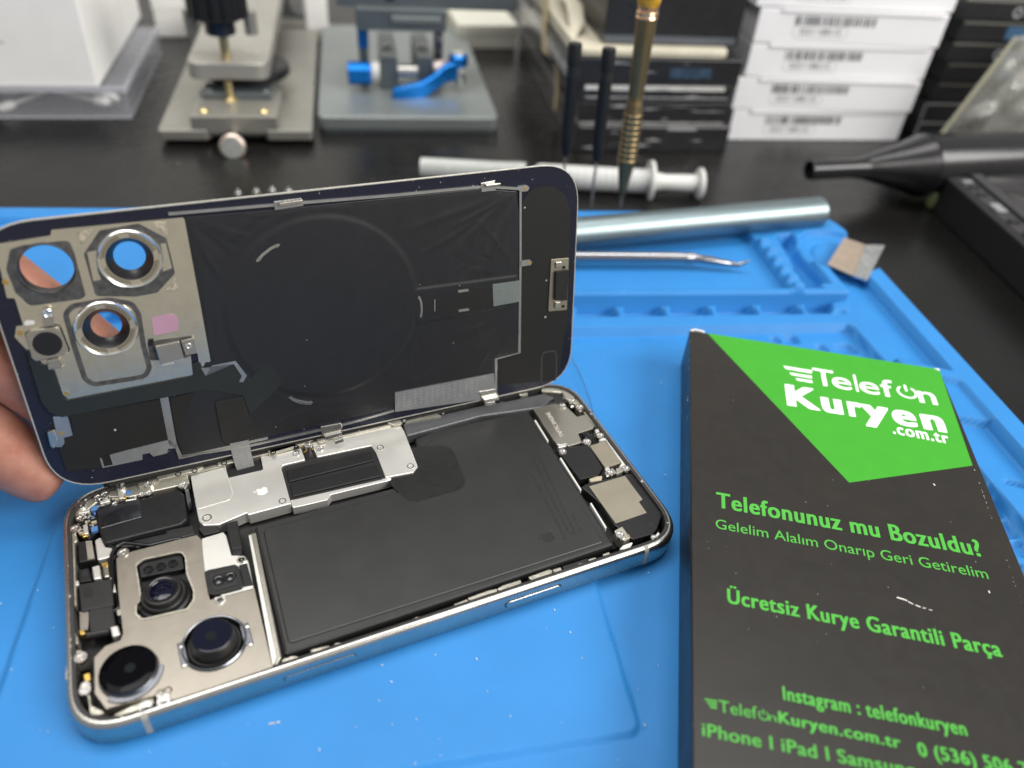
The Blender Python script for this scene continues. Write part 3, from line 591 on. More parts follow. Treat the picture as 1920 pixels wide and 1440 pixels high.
# ---- more of the fine fittings at both ends
for nm, a, z0, z1, m, bv in (
    ('contact_spring', ZA((112, 545), (130, 530), (150, 575), (128, 590)), .5, .77, M_steel, .02), ('side_clip', ZA((98, 700), (118, 695), (128, 830), (108, 840)), .5, .76, M_inner, .02),
    ('side_clip', ZA((105, 900), (122, 895), (132, 1010), (114, 1020)), .5, .76, M_inner, .02), ('contact_spring', ZA((168, 960), (196, 950), (200, 985), (172, 995)), .5, .72, M_steel, .02),
    ('module_label', ZA((222, 880), (268, 872), (278, 920), (232, 928)), .655, .664, M_blk2, 0), ('module_label', ZA((230, 1010), (300, 998), (312, 1080), (240, 1092)), .695, .704, M_blk, 0),
    ('module_clip', ZA((440, 930), (470, 925), (492, 1040), (462, 1048)), .3, .67, M_steel, .02), ('flex_cable', ZA((470, 940), (490, 935), (528, 1290), (508, 1300)), .3, .60, M_gloss, .02),
    ('contact_spring', ZA((490, 1180), (530, 1172), (538, 1220), (500, 1228)), .3, .66, M_inner, .02), ('spring_coil', ZA((275, 1360), (430, 1335), (436, 1352), (280, 1378)), .5, .655, M_nick, .02),
    ('contact_spring', ZD((118, 430), (150, 420), (160, 500), (128, 510)), .4, .74, M_inner, .03), ('contact_spring', ZD((560, 925), (640, 893), (648, 910), (568, 942)), .5, .76, M_inner, .02),
    ('contact_spring', ZD((790, 838), (900, 800), (908, 815), (798, 855)), .5, .77, M_blk2, .02), ('side_clip', ZD((930, 795), (1050, 755), (1055, 768), (936, 808)), .5, .775, M_inner, .015), ('side_clip', ZD((1080, 745), (1200, 708), (1205, 722), (1086, 760)), .5, .775, M_inner, .015),
    ('port_clip', ZC((918, 380), (942, 372), (952, 392), (926, 402)), .5, .78, M_steel, .02), ('port_clip', ZC((985, 640), (1012, 628), (1030, 660), (1000, 672)), .5, .77, M_steel, .02),
    ('port_clip', ZC((1060, 640), (1100, 632), (1110, 660), (1068, 682)), .5, .76, M_inner, .02), ('rubber_plug', ZC((848, 412), (880, 402), (892, 425), (860, 436)), .6, .76, M_gloss, .05), ('rubber_plug', ZC((872, 440), (905, 430), (912, 452), (884, 462)), .6, .75, M_gloss, .05),
    ('contact_spring', ZC((668, 482), (722, 468), (728, 490), (676, 504)), .5, .73, M_steel, .02), ('corner_flex', ZC((600, 180), (640, 172), (652, 196), (612, 205)), .66, .69, M_gloss, .01), ('gold_tab', ZC((1118, 1092), (1150, 1082), (1162, 1108), (1130, 1120)), .6, .79, M_gold, .02),
    ('seal_line', ZC((1180, 672), (1192, 668), (1376, 905), (1384, 935), (1372, 938), (1362, 910)), .6, .725, M_gloss, .01), ('speaker_seam', ZC((1178, 985), (1184, 983), (1212, 1100), (1206, 1102)), .69, .7035, M_print, 0)):
    php(nm, a, z0, z1, m, phone, bevel=bv)
# ------------------------------------------------------------------ detached back glass, standing almost upright
M_navy = M('navy_glass_border', (.013, .0145, .027), .28, var=.08, dust=.14, ds=11., dr=.016, spec=.30, bump=.03, bs=10)
M_edge = M('glass_edge_gleam', (.52, .50, .45), .3, .5, var=.1)  # pale grey stands in for ceiling light caught on the chamfer
M_lplate = M('lid_nickel_plate', (.80, .76, .63), .23, .96, var=.05, vs_=2, bump=.05, bs=30)
M_etch = M('etched_dark_metal', (.085, .083, .08), .5, .6, var=.4, vs_=6, bump=.6, bs=50)
M_graph = M('graphite_sheet', (.0115, .012, .0145), .40, var=.05, bump=.05, bs=3, dust=.06, ds=4, dr=.02, spec=.5, stretch=(1, 1, .6))
M_coil = M('coil_cover', (.013, .0135, .0165), .46, var=.05, bump=.08, bs=1.0, dust=.06, ds=4, dr=.02, spec=.5)
M_mblk = M('matte_black_film', (.010, .0098, .0092), .6, var=.12, dust=.03, ds=5, spec=.35)
M_flex = M('dark_flex_cable', (.013, .017, .018), .5, var=.1, spec=.4)
M_dots = M('perforated_tape', (.34, .35, .36), .4, .7, var=.12, dust=.8, ds=8, dr=.02)
M_strip = M('grey_metal_strip', (.45, .45, .44), .35, .9, var=.1, bump=.1)
M_pink = M('pink_filter', (.42, .24, .33), .2, var=.05)
M_tube = M('black_tube', (.012, .012, .013), .3, var=.1)
M_clear = None
lid = thing('back_glass', 'detached phone back glass held upright, black inner side and metal lens plate showing', 'phone back glass', mw=LMW)
HL, WL = 8.03, 7.52
lidout = rnd([(-HL, -.06), (HL, -.06), (HL, WL), (-HL, WL)], 1.35, 10)
def lc(u, v, o=0.): return L2([(u, v)], o)[0]
h1c, h2c, h3c = lc(88, 503), lc(243.5, 485), lc(199.5, 615)
H1, H2, H3 = circ(h1c, .615), circ(h2c, .565), circ(h3c, .565)
prism('glass_panel', lidout, -.09, 0, M_navy, lid, MLID, (H1, H2, H3), False)
ins = rnd([(-HL+.015, -.045), (HL-.015, -.045), (HL-.015, WL-.015), (-HL+.015, WL-.015)], 1.32, 10)
lo_ = rnd([(-HL-.02, -.08), (HL+.02, -.08), (HL+.02, WL+.02), (-HL-.02, WL+.02)], 1.37, 10)
prism('glass_edge', lo_, -.085, .012, M_edge, lid, MLID, (ins,), False, bevel=.012)
# nickel plate round the camera openings
pl = lidp('camera_plate', ZH((-70, 545), (325, 483), (330, 447), (1175, 367), (1186, 380), (1305, 1020), (1362, 1300), (1318, 1352), (1283, 1340), (1268, 1235), (1225, 1248), (1240, 1380), (440, 1535), (405, 1505), (352, 1345), (290, 1330), (215, 1225), (165, 1210), (95, 1135), (105, 1065), (150, 1060), (95, 885), (45, 885), (0, 690), (-75, 660)), .0, .035, M_lplate, lid, holes=(H1, H2, H3), r=.04)
def tun(name, c, r0, r1, depth, M_):   # black tunnel through the plate
    return lathe(name, [(r0+.02, .04), (r0, .045), (r0-.03, .0), (r1+.02, -depth+.04), (r1, -depth), (r1+.2, -depth)], TL(c), M_, lid, False, n=48, cap=False)
tun('lens_tunnel', h1c, .615, .585, .20, M_tube); tun('lens_tunnel', h2c, .545, .375, .24, M_tube); tun('lens_tunnel', h3c, .545, .365, .24, M_tube)
for c in (h2c, h3c):
    lathe('lens_bezel', [(.775, .03), (.765, .07), (.735, .10), (.70, .085), (.69, .05)], TL(c), M('bright_bezel', (.86, .86, .86), .18, 1., var=.02), lid, False, n=64, cap=False)
    rg = lathe('bezel_floor', [(.69, .05), (.555, .045)], TL(c), M_lplate, lid, False, n=64, cap=False)
    for g_ in range(4):
        bm = bmesh.new()
        for k in range(12):
            t = math.pi/2*g_+.25+k*.098
            lathe_bm(bm, [(.022, .045), (.022, .066), (.010, .074)], TL((c[0]+.595*math.cos(t), c[1]+.595*math.sin(t))), 6)
            lathe_bm(bm, [(.019, .045), (.019, .064), (.009, .07)], TL((c[0]+.645*math.cos(t+.05), c[1]+.645*math.sin(t+.05))), 6)
        link('bezel_knurl', bm, M('dark_knurl', (.085, .07, .045), .4, .7), lid, world=False)
lathe('lens_bezel', [(.655, .035), (.65, .06), (.625, .07), (.605, .04)], TL(h1c), M_etch, lid, False, n=56, cap=False)
# dark etched fields
lidp('etched_field', ZH((65, 570), (150, 545), (445, 512), (480, 600), (552, 870), (520, 890), (195, 935), (100, 850), (40, 700)), .035, .042, M_etch, lid, holes=(circ(h1c, .66),), r=.15)
oct_ = rnd(L2(ZH((640, 455), (890, 408), (1060, 500), (1115, 720), (1010, 845), (870, 872), (620, 870), (545, 600))), .15)
lidp('etched_field', ZH((640, 450), (890, 405), (1070, 500), (1125, 725), (1010, 850), (870, 875), (615, 872), (538, 600)), .035, .042, M_etch, lid, holes=(circ(h2c, .78, 44),), r=.12)
for q in (ZH((560, 590), (628, 575), (625, 700), (650, 765), (600, 775)), ZH((1030, 535), (1065, 530), (1105, 690), (1045, 715), (1050, 620))):
    lidp('plate_pad', q, .042, .05, M_lplate, lid)
o_, i_ = stroke(rnd(L2(ZH((420, 985), (470, 935), (700, 895), (850, 920), (890, 990), (920, 1180), (960, 1330), (935, 1385), (860, 1400), (600, 1440), (545, 1400), (480, 1200))), .25, 6), .13, True)
prism('etched_groove', o_, .035, .042, M_etch, lid, MLID, (i_,), False)
for q in (ZH((495, 460), (595, 445), (520, 545)), ZH((975, 400), (1065, 392), (1078, 480)), ZH((1125, 755), (1152, 830), (1065, 842))):
    lidp('rough_pad', q, .035, .045, M('rough_weld', (.5, .44, .33), .45, .9, var=.4, vs_=9, bump=1., bs=25), lid)
lidp('flash_window', ZH((975, 1010), (1090, 985), (1130, 995), (1150, 1030), (1140, 1092), (990, 1125)), .03, .045, M_pink, lid, r=.06)
# range sensor holder
lb = lidp('sensor_holder', ZH((165, 1110), (195, 1085), (365, 1060), (390, 1080), (440, 1200), (430, 1235), (235, 1282), (205, 1260)), .035, .14, M_nick, lid, bevel=.02, r=.08)
c = lc(305*.29167, 300+1182*.29167, .14); lathe('sensor_opening', [(.33, .14), (.32, .144), (.29, .143), (0, .143)], TL(c), M_print, lid, False, n=36)
lidp('holder_arm', ZH((282, 1065), (275, 985), (290, 960), (325, 960), (340, 990), (352, 1055)), .035, .12, M_nick, lid, bevel=.02)
c = lc(305*.29167, 300+985*.29167, .14); lathe('screw', [(.12, .1), (.12, .15), (.09, .165), (.05, .14), (0, .14)], TL(c), M_screw, lid, False, n=20)
lidp('holder_foot', ZH((300, 1275), (385, 1262), (415, 1300), (405, 1325), (310, 1340)), .035, .12, M_nick, lid, bevel=.03, r=.04)
o_, i_ = stroke(rnd(L2(ZH((160, 1105), (380, 1050), (450, 1225), (235, 1290))), .1), .04, True); prism('holder_gap', o_, .034, .040, M_print, lid, MLID, (i_,), False)
# flash connector
lidp('connector_bed', ZH((945, 1165), (1230, 1125), (1260, 1235), (1180, 1275), (965, 1285)), .034, .041, M_etch, lid, r=.06)
lidp('connector_shell', ZH((993, 1180), (1150, 1148), (1182, 1262), (1030, 1298)), .04, .20, M_nick, lid, bevel=.025, r=.03)
lidp('connector_tongue', ZH((1160, 1152), (1245, 1132), (1260, 1228), (1190, 1245)), .04, .13, M_nick, lid, bevel=.02, r=.02)
c = lc(1212*.29167, 300+1195*.29167, .13); lathe('screw', [(.085, .1), (.085, .14), (.06, .15), (.03, .135), (0, .135)], TL(c), M_screw, lid, False, n=18)
lidp('connector_socket', ZH((950, 1150), (985, 1145), (990, 1180), (960, 1190)), .04, .08, M_blk, lid)
lidp('connector_foot', ZH((1025, 1290), (1110, 1275), (1118, 1300), (1040, 1315)), .04, .1, M_steel, lid, bevel=.02)
# slots and gold dots in the plate
lidp('plate_slot', ZH((152, 1045), (170, 1027), (225, 1030), (222, 1052), (165, 1062)), .034, .04, M('pale_film', (.62, .6, .58), .4), lid, r=.05)
for q in ((37, 782), (130, 1108)):
    c = lc(q[0]*.29167, 300+q[1]*.29167); lathe('gold_dot', [(.075, .03), (.075, .039), (0, .0392)], TL(c), M('dull_gold', (.55, .38, .12), .4, .8), lid, False, n=20)
c = lc(430*.29167, 600+470*.29167); lathe('gold_dot', [(.065, .03), (.065, .039), (0, .0392)], TL(c), MATS['dull_gold'], lid, False, n=20)
# graphite sheet with the charging coil below it
gpx = ZI((14, 212), (440, 178), (1375, 82), (1545, 95), (1557, 200), (1552, 835), (1452, 862), (1445, 930), (985, 1015), (975, 1095), (0, 1310), (-20, 1230), (110, 880), (135, 880))
M_clip0 = M('slit_metal', (.50, .49, .46), .3, .9)
gs = lidp('graphite_sheet', gpx, .0, .046, M_graph, lid, bevel=.015, r=.05)
cc = lc(610, 580)
gp = L2(gpx); gx = np.arange(min(p.x for p in gp)-.05, max(p.x for p in gp)+.05, .042); gz = np.arange(min(p.y for p in gp)-.05, max(p.y for p in gp)+.05, .042)
FX, FZ = np.meshgrid(gx, gz); fs_ = sdf(gp, FX, FZ); FH = np.full(FX.shape, .052)
sst = lambda t: np.clip(t, 0, 1)**2*(3-2*np.clip(t, 0, 1))
rad = np.hypot(FX-cc[0], FZ-cc[1])
nk = sdf(L2(ZI((1060, 545), (1552, 480), (1552, 612), (1085, 705))), FX, FZ)
FH += .022*np.maximum(sst((2.84-rad)/.20), sst((.03-nk)/.07))
FH += .003*np.exp(-((rad-2.99)/.06)**2)*sst((cc[0]-FX+1.8)/1.5)+.007*np.exp(-((rad-3.30)/.12)**2)*sst((cc[0]-FX+.3)/1.2)*sst((FZ-cc[1]+2.2)/1.2)
off_c = sst((rad-2.95)/.25)*sst((nk-.06)/.2)
rw = random.Random(21)
def wrinkle(a, b, amp, sg, bend=.0):
    global FH
    a, b = np.array(a), np.array(b); d = b-a; L_ = np.hypot(*d); d = d/L_; u = ((FX-a[0])*d[0]+(FZ-a[1])*d[1])/L_; v = -(FX-a[0])*d[1]+(FZ-a[1])*d[0]-bend*np.sin(np.pi*np.clip(u, 0, 1))
    FH += .72*amp*off_c*np.sin(np.pi*np.clip(u, 0, 1))**.8*np.exp(-(v/sg)**2)
def star(px, a0, a1, n, l0, l1, amp):
    c = lc(*px)
    for i in range(n):
        t = math.radians(a0+(a1-a0)*(i+rw.uniform(.2, .8))/n); l = rw.uniform(l0, l1); st = rw.uniform(.05, .5)
        wrinkle((c[0]+st*math.cos(t), c[1]+st*math.sin(t)), (c[0]+l*math.cos(t), c[1]+l*math.sin(t)), amp*rw.uniform(.5, 1)*rw.choice((1, 1, -.7)), rw.uniform(.05, .12), rw.uniform(-.15, .15))
star(ZI((1548, 92))[0], 190, 262, 11, 1.8, 4.6, .020); star(ZI((1548, 470))[0], 120, 175, 5, 1.2, 2.8, .012)
star(ZI((1548, 640))[0], 190, 255, 8, 1.5, 3.6, .018); star(ZI((1000, 1010))[0], 20, 75, 6, 1.2, 2.8, .014)
star(ZI((20, 215))[0], 278, 350, 8, 1.5, 4.2, .014); star(ZI((110, 860))[0], 40, 95, 6, 1.0, 3., .014); star(ZI((700, 130))[0], 180, 230, 4, 1., 2.5, .010)
star(ZI((400, 1190))[0], 10, 80, 6, .8, 2.2, .012); star(ZI((960, 1090))[0], 150, 195, 5, 1.2, 3., .012)
for _ in range(26):
    x, z = rw.uniform(gx[0], gx[-1]), rw.uniform(gz[0], gz[-1]); t = rw.uniform(.3, 1.3); l = rw.uniform(.6, 1.8)
    wrinkle((x, z), (x+l*math.cos(t), z+l*math.sin(t)), rw.uniform(-.006, .007), rw.uniform(.06, .13), rw.uniform(-.1, .1))
FH = .046+(FH-.046)*sst(-fs_/.12)
ii = np.arange(FX.size).reshape(FX.shape); qd = np.stack([ii[:-1, :-1], ii[:-1, 1:], ii[1:, 1:], ii[1:, :-1]], -1).reshape(-1, 4)
qd = qd[(fs_.ravel()[qd] < -.03).all(1)]
me = bpy.data.meshes.new('wrinkled_film'); me.from_pydata(np.stack([FX.ravel(), -FH.ravel()-.0006, FZ.ravel()], -1).tolist(), [], qd.tolist())
bm = bmesh.new(); bm.from_mesh(me); bpy.data.meshes.remove(me)
bmesh.ops.delete(bm, geom=[v for v in bm.verts if not v.link_faces], context='VERTS')
link('wrinkled_film', bm, M_graph, gs, world=False, smooth='all')
lidp('neck_inset', ZI((1160, 572), (1430, 535), (1437, 622), (1165, 664)), .06, .082, M_print, gs)
lidp('neck_patch', ZI((1432, 520), (1556, 503), (1556, 600), (1436, 622)), .06, .086, M('brushed_patch', (.30, .335, .33), .38, .8, var=.1, vs_=6, stretch=(1, 1, 8)), gs)
for q in (ZI((1272, 548), (1320, 541), (1322, 552), (1274, 559)), ZI((1275, 637), (1322, 630), (1324, 641), (1277, 648)), ZI((1163, 590), (1168, 590), (1168, 645), (1163, 645))):
    lidp('alignment_slit', q, .06, .088, M_clip0, gs)
def slit(px, w=.05):
    p = stroke(L2(rnd(px, 15, 6)), w); prism('alignment_slit', p, .06, .082, M_clip0, gs, MLID, (), False)
slit(ZI((345, 415), (372, 385), (410, 355), (452, 335)), .075); slit(ZI((1092, 572), (1104, 605), (1106, 640), (1102, 676)), .06)
slit(ZI((492, 1040), (530, 1055), (570, 1064), (606, 1066)), .06)
slit(ZI((497, 1048), (535, 1066), (570, 1073), (604, 1073)), .02)
# border strips, clips and tabs
def lstroke(name, px, w, h0, h1, mat, rr_=0.): return prism(name, stroke(L2(px), w), h0, h1, mat, lid, MLID, (), False)
lstroke('top_strip', ZI((-60, 198), (428, 156), (980, 112), (1390, 72), (1590, 84)), .075, .0, .055, M_strip)
lidp('strip_tab', ZI((1545, 72), (1590, 64), (1603, 75), (1596, 92), (1560, 96)), .0, .06, M_strip, lid, r=.03)
for a in ((1586, 80), (1602, 423)):
    c = lc(340+a[0]*.40625, 320+a[1]*.40625); lathe('gold_dot', [(.05, .05), (.05, .064), (0, .0642)], TL(c), MATS['dull_gold'], lid, False, n=16)
for q in (ZI((424, 140), (552, 124), (562, 160), (430, 180)), ZI((1378, 55), (1444, 42), (1448, 90), (1382, 97))):
    cl = lidp('strip_clip', q, .0, .07, M_strip, lid, bevel=.015)
lidp('clip_spring', ZI((445, 140), (552, 125), (554, 142), (447, 158)), .07, .20, M_nick, lid, bevel=.02)
lidp('clip_spring', ZI((1395, 58), (1462, 50), (1462, 60), (1395, 70)), .07, .20, M_nick, lid, bevel=.015)
lstroke('side_strip', ZI((1562, 92), (1562, 420), (1557, 838), (1450, 866), (1449, 1035)), .07, .0, .06, M_strip)
lidp('strip_tab', ZI((1560, 414), (1605, 408), (1616, 420), (1608, 434), (1560, 440)), .0, .06, M_strip, lid, r=.03)
lstroke('bottom_strip', ZI((980, 1105), (740, 1172), (320, 1265), (0, 1315)), .075, .0, .055, M_strip)
tape = lidp('perforated_tape', ZI((983, 1022), (1440, 932), (1450, 1030), (1436, 1045), (985, 1110)), .0, .055, M_dots, lid)
for x in range(15):
    bm = bmesh.new()
    for y in range(5):
        a = (1000+x*26, 1030+y*14-x*5.0)
        c = lc(340+a[0]*.40625, 320+a[1]*.40625); lathe_bm(bm, [(.014, .05), (.014, .0565), (0, .057)], TL(c), 6)
    link('tape_perforations', bm, M_white, tape, world=False)
M_clip = M('clip_metal', (.55, .54, .50), .28, .95, var=.05)
def hook(px):   # clip with a hanging hook at the lower edge
    lidp('hinge_clip', px, .0, .07, M_clip, lid, bevel=.015)
hook(ZI((640, 1178), (735, 1160), (742, 1180), (730, 1200), (650, 1222), (642, 1195)))
lidp('hinge_hook', ZI((655, 1215), (735, 1195), (735, 1210), (665, 1235)), .07, .16, M_clip, lid, bevel=.02)
lidp('hinge_hook', ZI((700, 1235), (740, 1220), (745, 1238), (705, 1250)), .05, .2, M_clip, lid, bevel=.02)
hook(ZI((1370, 1015), (1445, 1003), (1465, 1040), (1385, 1060)))
lidp('hinge_hook', ZI((1385, 1045), (1455, 1030), (1457, 1046), (1390, 1062)), .07, .2, M_clip, lid, bevel=.02)
lidp('hinge_hook', ZI((1392, 1062), (1440, 1055), (1446, 1070), (1395, 1078)), .02, .14, M_clip, lid, bevel=.02)
# matte black end with a bracket
lidp('end_film', ZI((1568, 150), (1600, 100), (1640, 75), (1715, 70), (1770, 110), (1795, 180), (1790, 400), (1782, 700), (1768, 760), (1745, 935), (1700, 965), (1460, 990), (1456, 875), (1566, 848)), .0, .02, M_mblk, lid, r=.04)
br = lidp('end_bracket', ZI((1703, 407), (1785, 400), (1776, 640), (1690, 648)), .02, .06, M_matte, lid, bevel=.012, r=.04)
lidp('bracket_foam', ZI((1718, 460), (1776, 452), (1770, 592), (1714, 590)), .06, .17, M_foam, lid, bevel=.02)
for q in (ZI((1722, 418), (1748, 415), (1748, 440), (1722, 443)), ZI((1718, 602), (1742, 600), (1742, 625), (1718, 628))):
    lidp('bracket_block', q, .06, .12, M_nick, lid, bevel=.012)
for a in ((1765, 445), (1762, 625)):
    c = lc(340+a[0]*.40625, 320+a[1]*.40625, .06); lathe('screw', [(.05, .05), (.05, .09), (.02, .1), (0, .1)], TL(c), M_gloss, lid, False, n=14)
o_, i_ = stroke(rnd(L2(ZI((1662, 860), (1672, 838), (1722, 830), (1730, 850), (1728, 965), (1660, 980))), .08), .03, True); prism('film_outline', o_, .02, .024, M('film_edge', (.05, .05, .055), .5), lid, MLID, (i_,), False)
# lower left: flex cables and blanks
lidp('black_blank', ZG((440, 612), (1030, 505), (1088, 765), (820, 830), (700, 862), (640, 880), (655, 945), (560, 960), (555, 950), (430, 972), (378, 820), (415, 740), (470, 720), (455, 625)), .0, .04, M_mblk, lid, r=.03)
lidp('bridge_strip', ZG((1028, 500), (1080, 488), (1135, 790), (1170, 868), (1720, 745), (1722, 762), (1150, 890), (1125, 815), (1085, 795)), .0, .055, M_strip, lid)
lidp('shield_strip', ZG((705, 862), (830, 828), (1085, 765), (1135, 795), (1130, 818), (1080, 822), (1075, 850), (985, 872), (960, 848), (915, 858), (915, 892), (660, 945), (640, 880), (655, 885), (670, 935), (725, 925)), .0, .055, M_dots, lid)
lidp('blank_window', ZG((640, 880), (695, 862), (725, 935), (665, 945)), .041, .05, M_print, lid)
lidp('dark_panel', ZG((1090, 500), (1330, 440), (1600, 590), (1640, 740), (1180, 858), (1140, 790)), .0, .045, M_mblk, lid, bevel=.01)
fx = lidp('flex_cable', ZG((170, 200), (200, 180), (235, 262), (310, 285), (350, 320), (405, 490), (440, 508), (1240, 352), (1232, 275), (1285, 262), (1315, 350), (1510, 280), (1600, 380), (1690, 285), (1755, 300), (1815, 385), (1780, 440), (1605, 605), (1560, 480), (1330, 440), (400, 618), (320, 590), (265, 520)), .035, .075, M_flex, lid, bevel=.012, r=.06)
lidp('flex_bridge', ZG((1290, 300), (1320, 350), (1360, 285), (1512, 255), (1585, 350), (1560, 392), (1535, 390), (1552, 352), (1500, 275), (1370, 303)), .075, .082, M_strip, lid)
lidp('flex_stub', ZG((340, 615), (435, 612), (468, 735), (410, 750), (415, 785), (395, 810), (325, 810), (305, 710), (360, 700)), .0, .06, M_strip, lid, r=.03)
lidp('stub_spring', ZG((305, 705), (350, 690), (375, 740), (345, 820), (320, 770)), .06, .16, M_nick, lid, bevel=.03, r=.04)
c = lc(400*.29167, 600+722*.29167); lathe('gold_dot', [(.06, .05), (.06, .064), (0, .0642)], TL(c), MATS['dull_gold'], lid, False, n=16)
lidp('flex_pad', ZG((1380, 520), (1560, 486), (1620, 690), (1612, 740), (1590, 762), (1450, 790), (1425, 760)), .045, .10, M_foam, lid, bevel=.015, r=.05)
# ribbon from the lid down into its socket
a0, a1 = [LM3 @ Vector((q.x, -.06, q.z))+LO for q in (PL(*ZG((1475, 785))[0], .06), PL(*ZG((1597, 758))[0], .06))]
b0, b1 = P(*ZB((335, 505))[0], .95), P(*ZB((455, 478))[0], .95)
c0, c1 = P(*ZB((360, 555))[0], .715), P(*ZB((470, 525))[0], .715)
bm = bmesh.new(); rows = []
for t in np.linspace(0, 1, 14):
    f = lambda A, B, C_: A*(1-t)**2+(B+(0, 0, 0) if False else B)*2*t*(1-t)+C_*t*t
    rows.append((f(a0, b0, c0), f(a1, b1, c1)))
for dz in (0, -.025):
    vs2 = [[bm.verts.new(p+Vector((0, 0, dz))) for p in r] for r in rows]
    for r, q in zip(vs2, vs2[1:]): bm.faces.new((r[0], r[1], q[1], q[0]))
rib = link('ribbon_cable', bm, M('silver_ribbon', (.38, .38, .385), .35, .8, var=.15, vs_=5, stretch=(6, 1, 1)), lid, smooth='all')
# ------------------------------------------------------------------ hand
M_skin = M('skin', (.42, .19, .13), .46, var=.24, vs_=1.6, bump=.10, bs=8, sss=.25, spec=.4)
def skin_ridges():
    n = M_skin.node_tree; b = n.nodes['Principled BSDF']; t = n.nodes.new('ShaderNodeTexCoord'); w = n.nodes.new('ShaderNodeTexWave'); w.wave_type = 'RINGS'
    w.inputs['Scale'].default_value = 11; w.inputs['Distortion'].default_value = 2.5; w.inputs['Detail'].default_value = 1.
    n.links.new(t.outputs['Object'], w.inputs['Vector']); bp = n.nodes.new('ShaderNodeBump'); bp.inputs['Strength'].default_value = .3; bp.inputs['Distance'].default_value = .02
    n.links.new(w.outputs['Fac'], bp.inputs['Height']); old = b.inputs['Normal'].links[0].from_socket
    n.links.new(old, bp.inputs['Normal']); n.links.new(bp.outputs[0], b.inputs['Normal'])
skin_ridges()
for n_ in M_skin.node_tree.nodes:
    if n_.type == 'VALTORGB': n_.color_ramp.elements[0].color = (.37, .135, .09, 1); n_.color_ramp.elements[1].color = (.47, .245, .175, 1)
def HW(u, v, o): q = PL(u, v, o); return LM3 @ Vector((q.x, -o, q.z)) + LO
hand = thing('person', 'hand reaching in at the left edge, bare fingertips holding the back glass from behind', 'person', tuple(HW(-330, 640, -2.2)))
nodes = []; edges = []
def chain(root, pts):
    prev = root
    for (u, v, o, r) in pts:
        nodes.append((HW(u, v, o), r)); edges.append((prev, len(nodes)-1)); prev = len(nodes)-1
nodes.append((HW(-430, 560, -2.6), 2.2))
nodes.append((HW(-900, 350, -4.5), 2.6)); edges.append((0, 1))
nodes.append((HW(-1500, 0, -8), 3.0)); edges.append((1, 2))
chain(0, [(-250, 360, -2.2, 1.1), (-110, 445, -1.6, .95), (40, 553, -1.25, .88), (150, 632, -1.2, .85), (240, 697, -1.15, .72), (262, 713, -1.15, .5)])
chain(0, [(-290, 500, -2.4, 1.1), (-150, 575, -1.9, 1.0), (-20, 660, -1.45, .95), (80, 732, -1.2, .92), (165, 795, -1.1, .78), (190, 812, -1.1, .5)])
chain(0, [(-330, 640, -2.6, 1.1), (-190, 705, -2.0, 1.0), (-70, 780, -1.4, 1.08), (25, 855, -1.0, 1.02), (88, 893, -.84, .94), (120, 907, -.74, .66)])
chain(0, [(-360, 760, -3.0, 1.0), (-260, 830, -3.0, .9), (-170, 900, -2.6, .8), (-110, 950, -2.2, .7), (-90, 965, -2.1, .45)])
chain(0, [(-330, 470, -.6, 1.2), (-230, 470, .7, 1.0), (-150, 500, .95, .9), (-95, 520, .95, .6)])
me = bpy.data.meshes.new('hand_cage'); me.from_pydata([p for p, r in nodes], edges, [])
ho = bpy.data.objects.new('hand_cage', me); COL.objects.link(ho)
ho.modifiers.new('skin', 'SKIN'); sk = ho.data.skin_vertices[0].data
for i, (p, r) in enumerate(nodes): sk[i].radius = (r, r)
sk[0].use_root = True
ss = ho.modifiers.new('sub', 'SUBSURF'); ss.levels = 3; ss.render_levels = 3
dg = bpy.context.evaluated_depsgraph_get(); dg.update()
hm = bpy.data.meshes.new_from_object(ho.evaluated_get(dg)); bpy.data.objects.remove(ho)
bm = bmesh.new(); bm.from_mesh(hm); link('hand', bm, M_skin, hand, smooth='all')
# ------------------------------------------------------------------ printed carton in front
M_card = M('black_laminated_card', (.0160, .0135, .0105), .36, var=.14, vs_=.8, bump=.04, bs=60, dust=.4, ds=4.2, dr=.014, spec=.45)
M_green = M('green_print', (.043, .315, .02), .42, var=.03, dust=.10, ds=3.5, dr=.012, spec=.35)
M_wht = M('white_print', (.88, .88, .86), .5, var=.01)
M_gtx = M('green_lettering', (.062, .38, .038), .5, var=.02)
M_scuff = M('bare_paper', (.72, .70, .66), .8, var=.1)
ZBX = 1.52
b0 = P(1293, 619, ZBX).xy; b1 = P(1762, 692, ZBX).xy; bx = (b1-b0); BW = bx.length; bx.normalize(); by = Vector((-bx.y, bx.x))
ang = math.atan2(bx.y, bx.x); BLN = 19.0
ctr = b0+bx*BW/2-by*BLN/2
card = thing('printed_carton', 'black carton with a bright green corner and green lettering lying on the mat', 'carton', (ctr.x, ctr.y, -.08), ang)
box('carton_body', (-BW/2, -BLN/2, 0), (BW/2, BLN/2, ZBX+.08), M_card, card, bevel=.06, seg=3)
gq = [P(1326, 624.5, ZBX).xy, b1-bx*.02-by*.02, P(1823.5, 873, ZBX).xy, P(1592, 905, ZBX).xy]
prism('green_panel', gq, ZBX-.03, ZBX+.003, M_green, card)
prism('paper_scuff', P2([(1294, 619), (1303, 616.5), (1322, 621), (1318, 622.5), (1302, 618.5), (1297, 621)], ZBX), ZBX-.1, ZBX+.0042, M_scuff, card)
prism('paper_scuff', P2([(1750, 690.3), (1762, 692), (1761, 695.5)], ZBX), ZBX-.1, ZBX+.006, M_scuff, card)
def bt_(s, a, b, top, m, bold=0., sp=1.): return text('lettering', s, *inline(a, b, ZBX), capd(top, a, b, ZBX), ZBX+.0075, m, card, bold, sp)
def bars(q, m):
    for k in q: prism('logo_bar', P2(k, ZBX), ZBX, ZBX+.0075, m, card)
